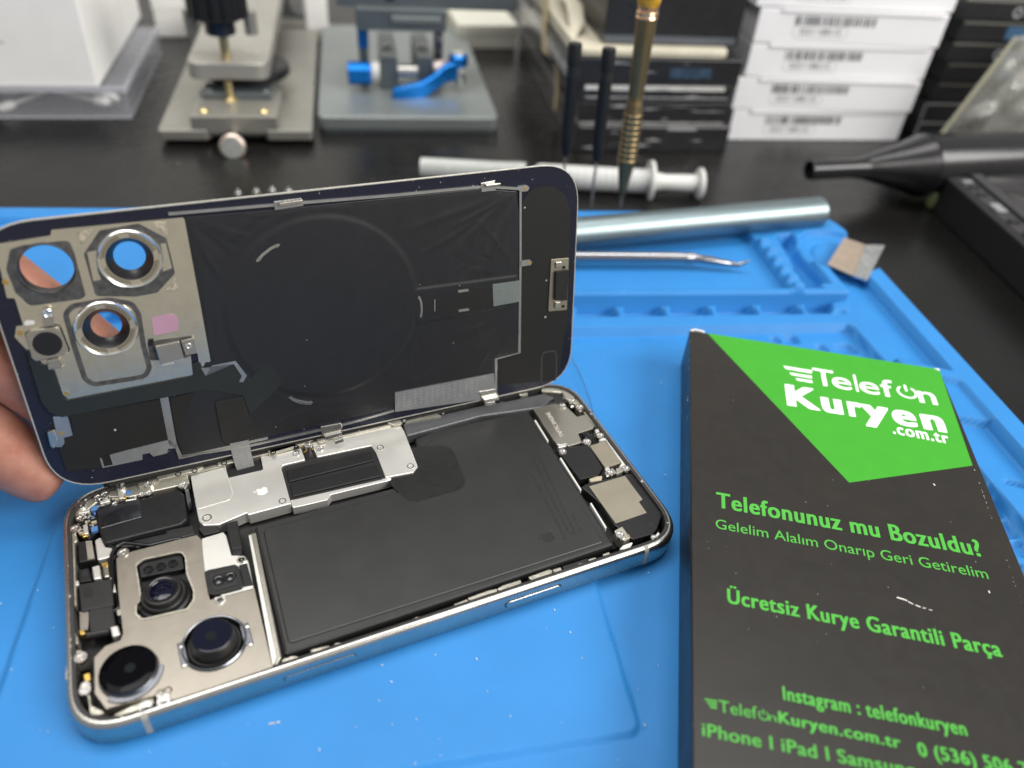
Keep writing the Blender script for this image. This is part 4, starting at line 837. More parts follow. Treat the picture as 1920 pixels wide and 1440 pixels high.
def power(cpx, r, w, m):
    c = P(*cpx, ZBX).xy; a = ang+math.pi/2
    arc = [c+Vector((math.cos(a+t), math.sin(a+t)))*r for t in np.linspace(.62, 2*math.pi-.62, 30)]
    prism('logo_power_ring', stroke(arc, w), ZBX, ZBX+.0075, m, card)
    u = Vector((math.cos(a), math.sin(a))); prism('logo_power_bar', stroke([c+u*r*.15, c+u*r*1.35], w), ZBX, ZBX+.0075, m, card)
bars((Z6((605, 250), (765, 276), (762, 292), (622, 268)), Z6((640, 287), (762, 306), (764, 320), (652, 301)), Z6((673, 317), (764, 331), (768, 345), (684, 331))), M_wht)
def glyphs(lst, a, b, top, m, bold):
    A_, B_ = a, b
    for ch, xa, xb in lst:
        f = lambda x: (A_[0]+(B_[0]-A_[0])*(x-0)/1, 0)
        ta, tb = [Vector(A_)+(Vector(B_)-Vector(A_))*((x-A_[0])/(B_[0]-A_[0])) for x in (xa, xb)]
        text('lettering', ch, *inline(tuple(ta), tuple(tb), ZBX), capd(top, a, b, ZBX), ZBX+.0075, m, card, bold)
X6 = lambda *v: [1260+.34375*x for x in v]
b6 = Z6((776, 351), (1450, 466), (770, 262))
glyphs([('T', *X6(778, 895)), ('e', *X6(878, 985)), ('l', *X6(1006, 1020)), ('e', *X6(1030, 1138)), ('f', *X6(1150, 1222)), ('n', *X6(1352, 1452))], *b6, M_wht, .012)
power(Z6((1281, 394))[0], .31, .085, M_wht)
b6 = Z6((637, 467), (1502, 617), (618, 350))
glyphs([('K', *X6(628, 812)), ('u', *X6(822, 938)), ('r', *X6(968, 1050)), ('y', *X6(1042, 1200)), ('e', *X6(1212, 1346)), ('n', *X6(1374, 1503))], *b6, M_wht, .046)
bt_('.com.tr', *Z6((1206, 620), (1516, 678), (1196, 560)), M_wht, .028, 1.12)
bt_('Telefonunuz mu Bozuldu?', *Z7((265, 183), (1552, 424), (249, 107)), M_gtx, .034, 1.1)
bt_('Gelelim Alalım Onarıp Geri Getirelim', *Z7((262, 284), (1580, 530), (254, 238)), M_gtx, .0)
bt_('Ücretsiz Kurye Garantili Parça', *Z7((318, 645), (1648, 908), (313, 574)), M_gtx, .034, 1.1)
bt_('Instagram : telefonkuryen', *Z7((588, 1112), (1478, 1288), (584, 1046)), M_gtx, .03, 1.1)
bars((Z7((205, 1105), (268, 1116), (268, 1124), (213, 1114)), Z7((218, 1122), (268, 1131), (268, 1140), (224, 1131)), Z7((230, 1140), (268, 1147), (268, 1156), (236, 1150))), M_gtx)
bt_('Telef', *Z7((278, 1170), (464, 1204), (272, 1112)), M_gtx, .0); power(Z7((493, 1187))[0], .105, .03, M_gtx); bt_('n', *Z7((518, 1212), (556, 1219), (514, 1172)), M_gtx, .0)
bt_('Kuryen.com.tr', *Z7((566, 1222), (1158, 1348), (560, 1166)), M_gtx, .03, 1.1); bt_('0 (536) 506 70', *Z7((1243, 1382), (1830, 1494), (1238, 1318)), M_gtx, .03, 1.1)
bt_('iPhone I iPad I Samsung', *Z7((197, 1286), (1230, 1488), (190, 1222)), M_gtx, .014, 1.05)
def scuffs(n, a, b, w, seed, both=True):
    r_ = random.Random(seed)
    for i in range(n):
        t = r_.random(); c = a*(1-t)+b*t; d = (b-a).normalized(); nn = Vector((-d.y, d.x)); l = r_.uniform(.01, .06); q = r_.uniform(.006, .026)
        yield [c-d*l, c-d*l*.3+nn*q*r_.choice((1, -1))*.6, c+d*l, c+d*l*.4-nn*q]
e0, e1 = P(1762, 692, ZBX).xy-bx*.03, P(1925, 1150, ZBX).xy-bx*.03
f0, f1_ = b0+bx*.03, P(1281, 919, ZBX).xy+bx*.03
joined('worn_edge', list(scuffs(24, e0*.55+e1*.45, e1, .03, 4)), ZBX-.01, ZBX+.0042, M('pale_scuff', (.40, .385, .36), .8), card)
joined('worn_edge', list(scuffs(12, f0, f1_, .03, 8)), ZBX-.01, ZBX+.0042, M('grey_scuff', (.22, .21, .2), .7), card)
sc_ = [stroke(P2(Z7(*q), ZBX), w) for q, w in ((((1135, 618), (1160, 625), (1185, 634)), .035), (((1190, 638), (1215, 652)), .025), (((1225, 655), (1250, 665)), .03), (((1260, 668), (1275, 671)), .02), (((1290, 677), (1306, 680)), .015), (((1312, 70), (1320, 79)), .035), (((1578, 586), (1583, 597)), .03))]
for q_ in sc_: prism('scratch', q_, ZBX-.01, ZBX+.0085, M_scuff, card)
# flecks of dust on the mat
rf = random.Random(12); fb_ = bmesh.new()
for i in range(150):
    u, v = rf.uniform(0, 1250), rf.uniform(620, 1440)
    c = P(u, v, .0)
    if -.3 < c.x < LX+.3 and -.2 < c.y < WY_+.4: continue
    z = .002 if rf.random() < 2 else 0; s = rf.choice((.012, .016, .02, .03)); t = rf.uniform(0, 3)
    prism_bm(fb_, [(c.x+s*math.cos(t)*k1_-s*.6*math.sin(t)*k2_, c.y+s*math.sin(t)*k1_+s*.6*math.cos(t)*k2_) for k1_, k2_ in ((-1.2, -.6), (.9, -.8), (1.3, .5), (-.5, .9))], -.005, z+.02)
for u, v in ((508, 1357), (515, 1356), (520, 1355)):
    c = P(u, v, 0); prism_bm(fb_, [(c.x-.06, c.y-.01), (c.x+.05, c.y-.02), (c.x+.06, c.y+.015), (c.x-.05, c.y+.02)], -.005, .02)
fl = link('dust_flecks', fb_, M('dust_fleck', (.45, .52, .60), .8, var=.3)); fl['kind'] = 'stuff'
# ------------------------------------------------------------------ tools on the mat
M_alu = M('brushed_aluminium', (.25, .31, .325), .42, 1., var=.05, vs_=3, stretch=(.3, 8, 8))
pa, pb = P(1085, 437, 1.32), P(1538, 397, 1.32); dd = (pb-pa).normalized(); pa = pa-dd*6
al = thing('aluminium_tube', 'pale brushed aluminium tube lying along the far edge of the blue mat', 'tube', tuple((pa+pb)/2-Vector((0, 0, .72))))
lathe('tube_wall', [(.62, 0), (.72, .03), (.72, (pb-pa).length-.05), (.66, (pb-pa).length), (.5, (pb-pa).length), (.5, (pb-pa).length-.4)], axis_m(pa, dd), M_alu, al, n=48)
tw = thing('steel_probe', 'thin polished steel hand probe with a bent tip on the blue mat', 'probe', tuple(P(1240, 485, .62)))
pts = [P(u, v, z) for u, v, z in ((960, 481, .88), (1085, 482, .88), (1270, 483, .88), (1288, 484, .88), (1300, 484, .88), (1335, 489, .84), (1365, 494, .76), (1385, 497, .70), (1397, 492, .9), (1407, 488, 1.05))]
tube('probe_shaft', pts[:4], [.25, .25, .25, .235], M('polished_steel', (.36, .36, .38), .14, 1., var=.03, rvar=.03), tw, n=16)
tube('probe_collar', [pts[3]-(pts[4]-pts[3])*.2, pts[4]], .265, MATS['polished_steel'], tw, n=16)
tube('probe_tip', pts[4:], [.22, .19, .14, .11, .07, .02], MATS['polished_steel'], tw, n=12)
sl = thing('shield_sheet', 'small tan and silver metal shield sheet resting on the far right mat corner', 'metal sheet', tuple(P(1604, 486, .74)))
q = [(1552, 495), (1583, 445), (1624, 459), (1601, 517)]
prism('tan_sheet', P2(q, .80), .74, .79, M('tan_foil', (.46, .37, .29), .45, .6, var=.12, bump=.2, bs=3), sl)
prism('silver_strip', P2([(1601, 517), (1624, 459), (1659, 460), (1656, 466), (1626, 526)], .82), .74, .83, M('worn_silver', (.55, .56, .55), .4, .9, var=.3, vs_=5, bump=.3, bs=12), sl)
# ------------------------------------------------------------------ desk things, measured in frames standing on the desk
DZ = -.4
M_fix = M('grey_anodised', (.33, .32, .285), .42, .6, var=.07, vs_=.6)
M_fixd = M('blue_grey_anodised', (.17, .195, .205), .4, .7, var=.07)
M_fixl = M('pale_anodised', (.28, .305, .30), .42, .6, var=.07, vs_=.3)
M_brass = M('brass', (.62, .50, .27), .28, 1., var=.08)
M_blu = M('blue_anodised', (.01, .19, .62), .28, .75, var=.06)
def zl(x, y, z, d=(0, 0, 1)): return axis_m((x, y, z), d)
f1 = thing('clamp_fixture', 'grey metal clamping fixture with a black knob and a knurled thumbscrew on the black desk', 'clamp fixture', (4.97, 34.73, DZ), math.radians(-14.4))
bm = bmesh.new(); prism_bm(bm, rnd([(0, 0), (2.6, 0), (2.75, .5), (5.6, .5), (5.75, 0), (8.25, 0), (8.25, 19.6), (0, 19.6)], .25), .25, .84)
link('base_plate', bm, M_fix, f1, world=False, bevel=.09, seg=3)
for a in ((.4, .6, 2.4, 4), (5.9, .6, 7.9, 4), (.4, 15, 7.9, 19)): box('base_foot', (a[0], a[1], 0), (a[2], a[3], .26), M_blk, f1)
box('jaw_block', (1.8, .06, .6), (6.4, 4.4, 1.6), M_fix, f1, bevel=.07)
box('jaw_step', (2.2, 2.6, 1.6), (6.0, 4.4, 1.95), M_fixd, f1, bevel=.06)
for x in (2.5, 5.7): lathe('screw', [(.28, 1.55), (.28, 1.68), (.2, 1.74), (.14, 1.66), (0, 1.66)], T(x, .75, 0), M_brass, f1, False, n=16)
for x in (2.5, 5.6): lathe('screw', [(.2, 1.9), (.2, 2.02), (0, 2.04)], T(x, 3.2, 0), M_screw, f1, False, n=14)
bm = bmesh.new(); prism_bm(bm, rnd([(1.52, 3), (5.95, 3), (5.95, 21), (1.52, 21)], .8, 6), 2.54, 3.52)
link('arm', bm, M('warm_anodised', (.44, .425, .38), .42, .6, var=.06, vs_=.4), f1, world=False, bevel=.14, seg=3)
box('arm_post', (1.9, 17, .84), (5.6, 19.6, 2.54), M_fix, f1)
lathe('rubber_disc', [(2.45, 1.95), (2.55, 2.05), (2.55, 2.4), (2.4, 2.53)], T(4.35, 6.2, 0), M_blk, f1, False, n=48)
lathe('clamp_screw', [(.0, 1.2), (.30, 1.2), (.44, 1.45), (.44, 1.62), (.22, 1.75), (.22, 2.6)], T(3.72, 2.62, 0), M_brass, f1, False, n=24)
lathe('spindle', [(.27, 3.5), (.27, 5.5)], T(3.62, 3.9, 0), M_brass, f1, False, n=20)
bm = bmesh.new(); kp = []
for i in range(96):
    t = 2*math.pi*i/96; kp.append((3.55+(1.55+.08*math.cos(16*t))*math.cos(t), 3.9+(1.55+.08*math.cos(16*t))*math.sin(t)))
prism_bm(bm, kp, 5.75, 8.6); link('knob', bm, M_blk, f1, world=False, bevel=.1)
lathe('knob_collar', [(.78, 4.85), (.82, 4.9), (.82, 5.8)], T(3.55, 3.9, 0), M('dark_blue_black', (.012, .014, .022), .25), f1, False, n=32)
for x in (1.95, 5.15): lathe('guide_pin', [(.36, 4.7), (.36, 5.9)], T(x, 4.4, 0), M_fix, f1, False, n=20)
lathe('thumbscrew', [(.2, -1.5), (.2, 0.1)], Matrix(((1, 0, 0, 4.02), (0, 0, 1, .06), (0, -1, 0, .75), (0, 0, 0, 1))), M_screw, f1, False, n=18)
tsm = axis_m((4.03, -1.2, .42), (0, 1, -.28))
lathe('thumbscrew_head', [(.0, -.42), (.55, -.42), (.62, -.38), (.7, -.3), (.7, .05), (.62, .12), (0.2, .14)], tsm, M('pinkish_steel', (.56, .46, .40), .4, .9, var=.15), f1, False, n=30)
lathe('head_face', [(.56, -.43), (.1, -.435), (0, -.435)], tsm, M('knurled_face', (.42, .43, .40), .5, .8, var=.25, vs_=8, bump=.6, bs=12), f1, False, n=30)
text_ = text('engraving', '17PROS        2018', (.0, 0), (1, 0), .42, 0, M('engraved', (.62, .60, .54), .5, .6), None)
bm = bmesh.new(); bm.from_mesh(text_.data); bpy.data.objects.remove(text_)
bm.transform(T(2.1, 4.6, 3.524) @ Matrix.Diagonal((3.2, 1.3, 1, 1))); link('engraving', bm, MATS['engraved'], f1, world=False)
# second fixture
f2 = thing('lever_fixture', 'blue grey sliding fixture with a curved bright blue lever and blue knob on the desk', 'lever fixture', (13.65, 34.42, DZ), math.radians(-14.5))
bm = bmesh.new(); prism_bm(bm, rnd([(0, 0), (10.75, 0), (10.75, 18.6), (0, 18.6)], .55, 6), .12, .95); link('base_plate', bm, M_fixl, f2, world=False, bevel=.14, seg=3)
bm = bmesh.new(); prism_bm(bm, rnd([(.05, .05), (10.7, .05), (10.7, 18.5), (.05, 18.5)], .55, 6), .0, .5); link('base_skirt', bm, M_fixd, f2, world=False)
for x in (3.9, 6.1): box('rail', (x, 4.6, .95), (x+1.05, 10, 2.95), M_fixd, f2, bevel=.08); 
for x in (4.4, 6.6): box('rail_cap', (x-.45, 4.5, 2.95), (x+.5, 5.6, 3.05), M_fixl, f2, bevel=.04)
for x in (4.4, 6.6): lathe('screw', [(.25, 3.0), (.25, 3.2), (0, 3.25)], T(x, 6.2, 0), M_screw, f2, False, n=14)
XA = lambda x, y, z: Matrix(((0, 0, 1, x), (1, 0, 0, y), (0, 1, 0, z), (0, 0, 0, 1)))
lathe('shaft', [(.5, 0), (.5, 1.2)], XA(4.95, 4.9, 1.95), M_screw, f2, False, n=24)
lathe('shaft', [(.62, 0), (.62, .6)], XA(3.2, 4.9, 1.95), M_white, f2, False, n=24)
lathe('shaft', [(.5, 0), (.5, .7)], XA(7.2, 4.9, 2.2), M('pinkish_cap', (.75, .62, .6), .35, .5), f2, False, n=24)
bm = bmesh.new(); kp = []
lathe_bm(bm, [(.62, 0), (.7, .06), (.7, 1.4), (.62, 1.45)], XA(1.85, 4.6, 1.95), 12); link('knob', bm, M_blu, f2, world=False, bevel=.05)
lev = [(4.5, 3.2, .95), (5.2, 3.25, 1.02), (6.2, 3.5, 1.2), (7.2, 3.9, 1.7), (7.9, 4.3, 2.1), (8.7, 4.6, 2.2)]
bm = bmesh.new(); up_, lo2 = [], []
for i, (x, y, z) in enumerate(lev):
    h = (.55, .62, .6, .55, .6, .62)[i]; up_.append((x, y, z+h)); lo2.append((x, y, z-h+.1))
ring = up_+lo2[::-1]
a = [bm.verts.new((x, y-.35, z)) for x, y, z in ring]; b = [bm.verts.new((x, y+.35, z)) for x, y, z in ring]
n_ = len(ring); fs = [bm.faces.new((a[i], a[(i+1) % n_], b[(i+1) % n_], b[i])) for i in range(n_)]
m_ = len(up_)
for i in range(m_-1):
    fs.append(bm.faces.new((a[i], a[i+1], a[n_-2-i], a[n_-1-i]))); fs.append(bm.faces.new((b[i+1], b[i], b[n_-1-i], b[n_-2-i])))
bmesh.ops.recalc_face_normals(bm, faces=fs); link('lever', bm, M_blu, f2, world=False, smooth=45, bevel=.1, seg=3)
lathe('lever_pivot', [(.55, 0), (.62, .1), (.62, .6), (.5, .7)], T(8.75, 4.8, 2.45), M_blu, f2, False, n=24)
lathe('pivot_cap', [(.4, 0), (.36, .12), (0, .14)], T(8.75, 4.8, 3.13), M_screw, f2, False, n=24)
lathe('pivot_pin', [(.3, 0), (.3, .8)], T(8.85, 4.35, 1.35), M_screw, f2, False, n=20)
for x in (2.9, 7.6): lathe('post', [(.3, .9), (.3, 4.6)], T(x, 6.3, 0), MATS['polished_steel'] if x > 5 else M_fixd, f2, False, n=20)
lathe('post_sleeve', [(.34, 3.0), (.34, 4.5)], T(2.9, 6.3, 0), M_blu, f2, False, n=20)
box('carriage', (2.5, 4.6, 4.45), (7.95, 9, 5.75), M_fixd, f2, bevel=.12)
box('carriage_top', (1.4, 5.2, 5.6), (12.4, 8.6, 7.6), M_fixd, f2, bevel=.12)
box('carriage_bar', (4.6, 4.4, 5.0), (7.6, 4.8, 5.35), M_fixl, f2, bevel=.05)
lathe('bore', [(.42, 0), (.3, .02), (.28, .02), (0, .021)], Matrix(((1, 0, 0, 4.6), (0, 0, -1, 5.18), (0, 1, 0, 6.4), (0, 0, 0, 1))), M_print, f2, False, n=24)
# white carton on a clear case
M_paper = M('white_card', (.86, .85, .82), .7, var=.04, vs_=.5)
M_clearp = M('clear_plastic', (.75, .76, .82), .12, var=.02, alpha=.14)
M_clearp2 = M('clear_plastic_edge', (.70, .71, .78), .15, var=.02, alpha=.42)
cs = thing('clear_case', 'clear plastic case holding cotton swabs at the top left under a white carton', 'clear case', (3.78, 39.0, DZ), math.radians(-13.5))
for nm, a, b in (('case_wall', (-14, 0, 0), (0, .15, 1.75)), ('case_wall', (-.15, .15, 0), (0, 12, 1.75)), ('case_wall', (-14, 11.85, 0), (-.15, 12, 1.75)), ('case_base', (-14, .15, .0), (-.15, 11.85, .15)), ('case_lid', (-14, .15, 1.60), (-.15, 11.85, 1.75))):
    box(nm, a, b, M_clearp, cs, bevel=.05)
for a, b in (((-14, -.12, 1.5), (.12, 0, 1.85)), ((0, 0, 1.5), (.12, 12, 1.85)), ((-14, -.05, 0), (.05, 0, .12)), ((0, 0, 0), (.05, 12, .12))): box('case_rim', a, b, M_clearp2, cs, bevel=.03)
Mcs = cs.matrix_basis
for i, (p, q) in enumerate((((-6.6, .7, .45), (-3.6, 2.2, 1.2)), ((-5.2, 1.6, 1.2), (-1.6, .8, .7)), ((-4.4, 2.4, 1.2), (-1.1, 1.1, .85)), ((-6.9, 2.6, .6), (-4.0, 3.2, .6)))):
    a, b = Mcs @ Vector(p), Mcs @ Vector(q); d = (b-a).normalized()
    sw = thing('cotton_swab', ['cotton swab slanting up to the right in the clear case', 'cotton swab lying crosswise nearest the front right of the clear case', 'cotton swab in the clear case just behind the crosswise one', 'cotton swab deepest at the left in the clear case'][i], 'cotton swab', tuple(a), group='cotton swabs in the clear case')
    tube('swab_stick', [a, b], .12, M_white, sw, n=8); 
    lathe('swab_tip', [(0, -.5), (.2, -.4), (.27, -.1), (.24, .3), (.12, .5)], axis_m(b, d), M_paper, sw, n=12); lathe('swab_tip', [(0, -.5), (.2, -.4), (.27, -.1), (.24, .3), (.12, .5)], axis_m(a, -d), M_paper, sw, n=12)
wc = thing('white_carton', 'plain white carton standing on the clear case in the top left corner', 'carton', tuple(Mcs @ Vector((-1.3, .15, 1.76))), math.radians(-13.5))
box('carton_body', (-13, 0, 0), (0, 14.0, 9), M_paper, wc, bevel=.08)
box('carton_flap', (-13, -.06, .05), (-.1, -.005, 8.9), M('white_card_front', (.88, .875, .85), .65, var=.03, vs_=.6), wc, bevel=.02)
tube('pencil_mark', [wc.matrix_basis @ Vector(p) for p in ((-6.2, -.07, 2.2), (-5.6, -.07, 2.6), (-5.0, -.07, 2.45), (-4.2, -.07, 2.35))], .03, M('brown_mark', (.3, .24, .16), .8), wc, n=6)
# black packages with rubber band
M_bbox = M('black_box_card', (.018, .018, .020), .3, var=.2, bump=.05, bs=3)
M_wrap = M('wrap_strip_and_glint', (.50, .50, .50), .22, .5, var=.3, vs_=2, bump=.4, bs=4)
M_cream = M('cream_card', (.55, .51, .40), .6, var=.08)
bs_o = (27.26, 27.96)
def stk(name, label, z0, z1, x0, x1, y0, y1, mat, cat='box', grp='black packages held by a rubber band'):
    o = thing(name, label, cat, (bs_o[0], bs_o[1], DZ+z0), math.radians(-14.6), group=grp)
    box('box_body', (x0, y0, 0), (x1, y1, z1-z0), mat, o, bevel=.06)
    box('film_side', (x0-.012, y0+.1, .06), (x0-.002, y1-.1, z1-z0-.06), M('glossy_film_side', (.07, .07, .075), .16, .2, var=.5, vs_=.9, bump=.3, bs=2), o); return o
k1 = stk('black_package', 'bottom black package of the banded stack behind the screwdrivers', 0, 1.62, 0, 9.6, 0, 19, M_bbox)
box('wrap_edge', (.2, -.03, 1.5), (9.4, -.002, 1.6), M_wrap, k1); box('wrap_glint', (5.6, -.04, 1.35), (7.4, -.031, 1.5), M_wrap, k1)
k2 = stk('black_package', 'black package with shiny film edges second from the bottom of the banded stack', 1.64, 2.95, .05, 9.1, .05, 19, M_bbox)
box('wrap_edge', (.1, -.03, .05), (9.0, -.002, .2), M_wrap, k2); box('wrap_side', (-.03, .1, .1), (-.002, 18, .3), M_wrap, k2)
k3 = stk('black_package', 'black package topped by a bright silver film line in the banded stack', 2.97, 4.05, -.1, 9.0, .02, 19, M_bbox)
box('wrap_edge', (.2, -.04, .72), (8.6, -.002, .98), M('bright_wrap', (.8, .79, .75), .3, .3, var=.1), k3); box('wrap_edge', (.3, -.04, .25), (8.9, -.002, .34), M_wrap, k3)
k4 = stk('black_package', 'uppermost wide black package overhanging the banded stack', 4.07, 5.47, -.9, 9.3, -.1, 19, M_bbox)
box('wrap_side', (-.93, .1, .3), (-.902, 18, .9), M_wrap, k4); box('blue_picture', (5.0, -.13, .35), (7.5, -.102, .9), M('blue_print', (.03, .06, .10), .4, var=.6, vs_=3), k4)
rw_ = random.Random(31)
for kb, zh, n_ in ((k1, 1.5, 6), (k2, 1.2, 9), (k3, 1.0, 6), (k4, 1.3, 4)):  # pale strokes painted on the fronts as glints of the creased film
    for i in range(n_):
        x, z, l = rw_.uniform(.3, 7.6), rw_.uniform(.12, zh), rw_.uniform(.5, 2.2); hgt = rw_.uniform(.02, .07)
        prism('painted_crease_glint', [(x, z), (x+l*.5, z+rw_.uniform(-.06, .1)), (x+l, z+rw_.uniform(-.05, .08)), (x+l*.5, z+hgt+.06)], .045 if kb is not k4 else .11, .055 if kb is not k4 else .125, M_wrap, kb, lambda a, b, h: Vector((a, -h, b)), (), False)
for i in range(10):  # the same painted glints along the left sides
    y, z, l = rw_.uniform(.5, 14), rw_.uniform(.1, 1.2), rw_.uniform(1, 4); kb = rw_.choice((k1, k2, k4)); xo = -.02 if kb is not k4 else -.95
    prism('painted_crease_glint', [(y, z), (y+l*.5, z+rw_.uniform(-.1, .15)), (y+l, z+.05), (y+l*.5, z+.12)], 0, .01, M_wrap, kb, lambda a, b, h, xo=xo: Vector((xo-h, a, b)), (), False)
k5 = thing('cream_tray', 'cream card tray open at the front on top of the banded black packages', 'tray', (bs_o[0], bs_o[1], DZ+5.49), math.radians(-14.6))
bm = bmesh.new(); prism_bm(bm, rnd([(-.75, .0), (8.4, .0), (8.6, 1.5), (8.4, 19), (-.75, 19)], .9, 6), 0, .38); link('tray_floor', bm, M_cream, k5, world=False, bevel=.08)
box('tray_wall', (-.75, 1.0, .38), (-.35, 19, .72), M_cream, k5, bevel=.1)
tube('tray_flap', [k5.matrix_basis @ Vector(p) for p in ((-.3, 2.0, .45), (.1, 3.0, 1.0), (.5, 5.5, 1.25), (.8, 10, 1.2))], [.2, .45, .5, .4], M_cream, k5, n=12, flat=.3)
k6 = thing('phone_box', 'black phone box lying in the cream tray at the top of the stack', 'phone box', (bs_o[0], bs_o[1], DZ+5.88), math.radians(-14.6))
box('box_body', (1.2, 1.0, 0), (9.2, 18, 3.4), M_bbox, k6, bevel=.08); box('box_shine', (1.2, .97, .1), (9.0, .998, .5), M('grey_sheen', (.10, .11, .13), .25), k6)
# rubber band
Mb = k4.matrix_basis
rbp = [(-.97, 6.5, 7.2), (-.96, 6.2, 5.4), (-.98, 5.6, 4.0), (-.2, 5.2, 3.6), (-.1, 4.7, 2.0), (-.1, 4.6, .8)]
rb = thing('rubber_band', 'pale stretched rubber band round the left side of the black packages', 'rubber band', tuple(k1.matrix_basis @ Vector((-.1, 4.6, .8))))
for dx in (0, .55): tube('band_strand', [k1.matrix_basis @ Vector((x-.03, y+dx*(1-i*.1), z)) for i, (x, y, z) in enumerate(rbp)], .14, M('rubber', (.52, .44, .28), .5), rb, n=8)
# white boxes with barcodes
M_wbox = M('white_box_card', (.88, .875, .89), .45, var=.015, vs_=.4)
M_code = M('barcode_ink', (.06, .06, .065), .6, var=.1)
wn = ['lowest', 'second lowest', 'middle', 'fourth from bottom', 'topmost']
offs = [(-.1, 11.85), (-.3, 11.85), (0, 12.0), (0, 12.05), (-.35, 12.3)]
rb_ = random.Random(5)
for i in range(5):
    z0 = i*1.97
    o = thing('white_box', f'{wn[i]} white barcoded box in the stack behind the heat nozzle', 'box', (37.95, 27.13, DZ+z0), math.radians(-15.4+(.5, -.7, .4, -.3, .8)[i]), group='white barcoded boxes in a stack')
    x0, x1 = offs[i]
    box('box_body', (x0, 0, 0), (x1, 8.5, 1.90), M_wbox, o, bevel=.05)
    box('box_flap', (x0+1.1+.2*(i % 2), -.10, 1.72), (x1-.4, .0, 1.955), M_wbox, o, bevel=.05)
    bm = bmesh.new(); x = x0+2.3
    while x < x0+7.3:
        w = rb_.choice((.05, .08, .12, .16)); prism_bm(bm, [(x, .0), (x+w, .0), (x+w, .5), (x, .5)], 0, .006, lambda a, b, h: Vector((a, -.004-h, 1.05+b))); x += w+rb_.choice((.05, .08, .14))
    link('barcode', bm, M_code, o, world=False)
    t_ = text_bm('211881-1332', .03)
    mx_ = max(v.co.x for v in t_.verts)
    t_.transform(Matrix(((-2.7/mx_, 0, 0, x0+5.4), (0, 0, 0, -.012), (0, -.5, 0, .88), (0, 0, 0, 1)))); link('printed_number', t_, M('grey_ink', (.32, .32, .33), .6), o, world=False)
    st = stad(x0+4.05, .70, 1.75, .34, 8); o2, i2 = stroke(st, .03, True); prism('number_frame', o2, .004, .008, MATS['grey_ink'], o, MFR2, (i2,), False)
# black boxes on the right with round symbols
M_ring = M('pale_symbol', (.42, .43, .45), .5, .3); M_ringb = M('blue_symbol', (.16, .28, .5), .5)
rn = ['lowest', 'second lowest', 'third', 'fourth', 'fifth', 'sixth', 'topmost']
for i in range(7):
    z0 = i*1.24
    o = thing('black_box', f'{rn[i]} thin black box in the right stack beside the white boxes', 'box', (51, 24, DZ+z0), math.radians(-15.4), group='thin black boxes with round symbols')
    x0 = (-.2, -.25, .1, .2, .0, .1, -.3)[i]
    box('box_body', (x0, .0, 0), (x0+12, 10, 1.17), M_bbox, o, bevel=.05)
    box('box_edge', (x0+.05, -.02, 1.04), (x0+11.9, -.002, 1.12), M('dull_film', (.16, .155, .12), .35, .3) if i > 1 else M_wrap, o)
    if i < 2: box('box_edge', (x0-.02, -.02, 0), (x0+.09, -.002, 1.1), M_wrap, o)
    for k in range(4):
        a, b = circ((x0+2.6+.85*k+.2*i, .52), .32, 20), circ((x0+2.6+.85*k+.2*i, .52), .2, 20)
        prism('round_symbol', a, .003, .012, M_ringb if (k in (1, 2) and i > 2) else M_ring, o, MFR2, (b,), False)
    if i == 5: box('blue_label', (x0+3.2, -.015, .2), (x0+9, -.004, .95), M('blue_label', (.05, .12, .22), .4), o)
# clear blister bag
bagp = P(1790, 235, 1.6)
bag = thing('clear_bag', 'crumpled clear plastic bag leaning on the right edge above the heat nozzle', 'plastic bag', tuple(P(1860, 240, .5)))
bm = bmesh.new(); G = 26; grid = []
q00, q10, q11, q01 = P(1765, 252, 1.2), P(1965, 262, .8), P(2040, 40, 6.6), P(1905, 70, 7.2)
rr2 = random.Random(9)
for i in range(G+1):
    row = []
    for j in range(G+1):
        s, t = i/G, j/G; p = (q00*(1-s)+q10*s)*(1-t)+(q01*(1-s)+q11*s)*t
        w = .45*math.sin(7*s+5*t)*math.sin(9*t+3*s)+.25*math.sin(17*s-11*t)+rr2.uniform(-.07, .07); edge = min(1, 6*min(s, t, 1-s, 1-t))
        row.append(bm.verts.new(p+Vector((-.2, -.7, .45))*(w*edge+.9*edge)))
    grid.append(row)
for i in range(G):
    for j in range(G): bm.faces.new((grid[i][j], grid[i+1][j], grid[i+1][j+1], grid[i][j+1]))
bo = link('bag_film', bm, M('bag_plastic', (.40, .40, .36), .12, .0, var=.3, vs_=1.2, alpha=.40), bag, smooth='all')
so_ = bo.modifiers.new('solid', 'SOLIDIFY'); so_.thickness = .04
tube('bag_seam', [q00, q01], .12, M('bag_edge', (.50, .49, .36), .3), bag, n=8); tube('bag_seam', [q00, q10], .10, MATS['bag_edge'], bag, n=8)
# syringe
M_pp = M('milky_plastic', (.66, .66, .64), .35, var=.02, alpha=.85)
s0, s1 = P(985, 328, .3), P(1312, 345, .3); sd_ = (s1-s0).normalized(); sl_ = (s1-s0).length
sy = thing('syringe', 'white plastic syringe lying on the desk behind the aluminium tube', 'syringe', tuple((s0+s1)/2-Vector((0, 0, 1.1))))
lathe('barrel', [(.25, 0), (.3, .3), (.64, .7), (.64, sl_*.70), (.68, sl_*.715)], axis_m(s0, sd_), M_pp, sy, n=36)
lathe('flange', [(.7, 0), (1.1, .02), (1.1, .2), (.7, .23)], axis_m(s0+sd_*sl_*.70, sd_), M_white, sy, n=36)
lathe('plunger', [(.56, 0), (.42, .8), (.5, sl_*.29)], axis_m(s0+sd_*sl_*.71, sd_), M_white, sy, n=20)
lathe('thumb_rest', [(.7, 0), (.85, .1), (.85, .26), (.7, .36), (0, .38)], axis_m(s1-sd_*.2, sd_), M_white, sy, n=36)
bm = bmesh.new()
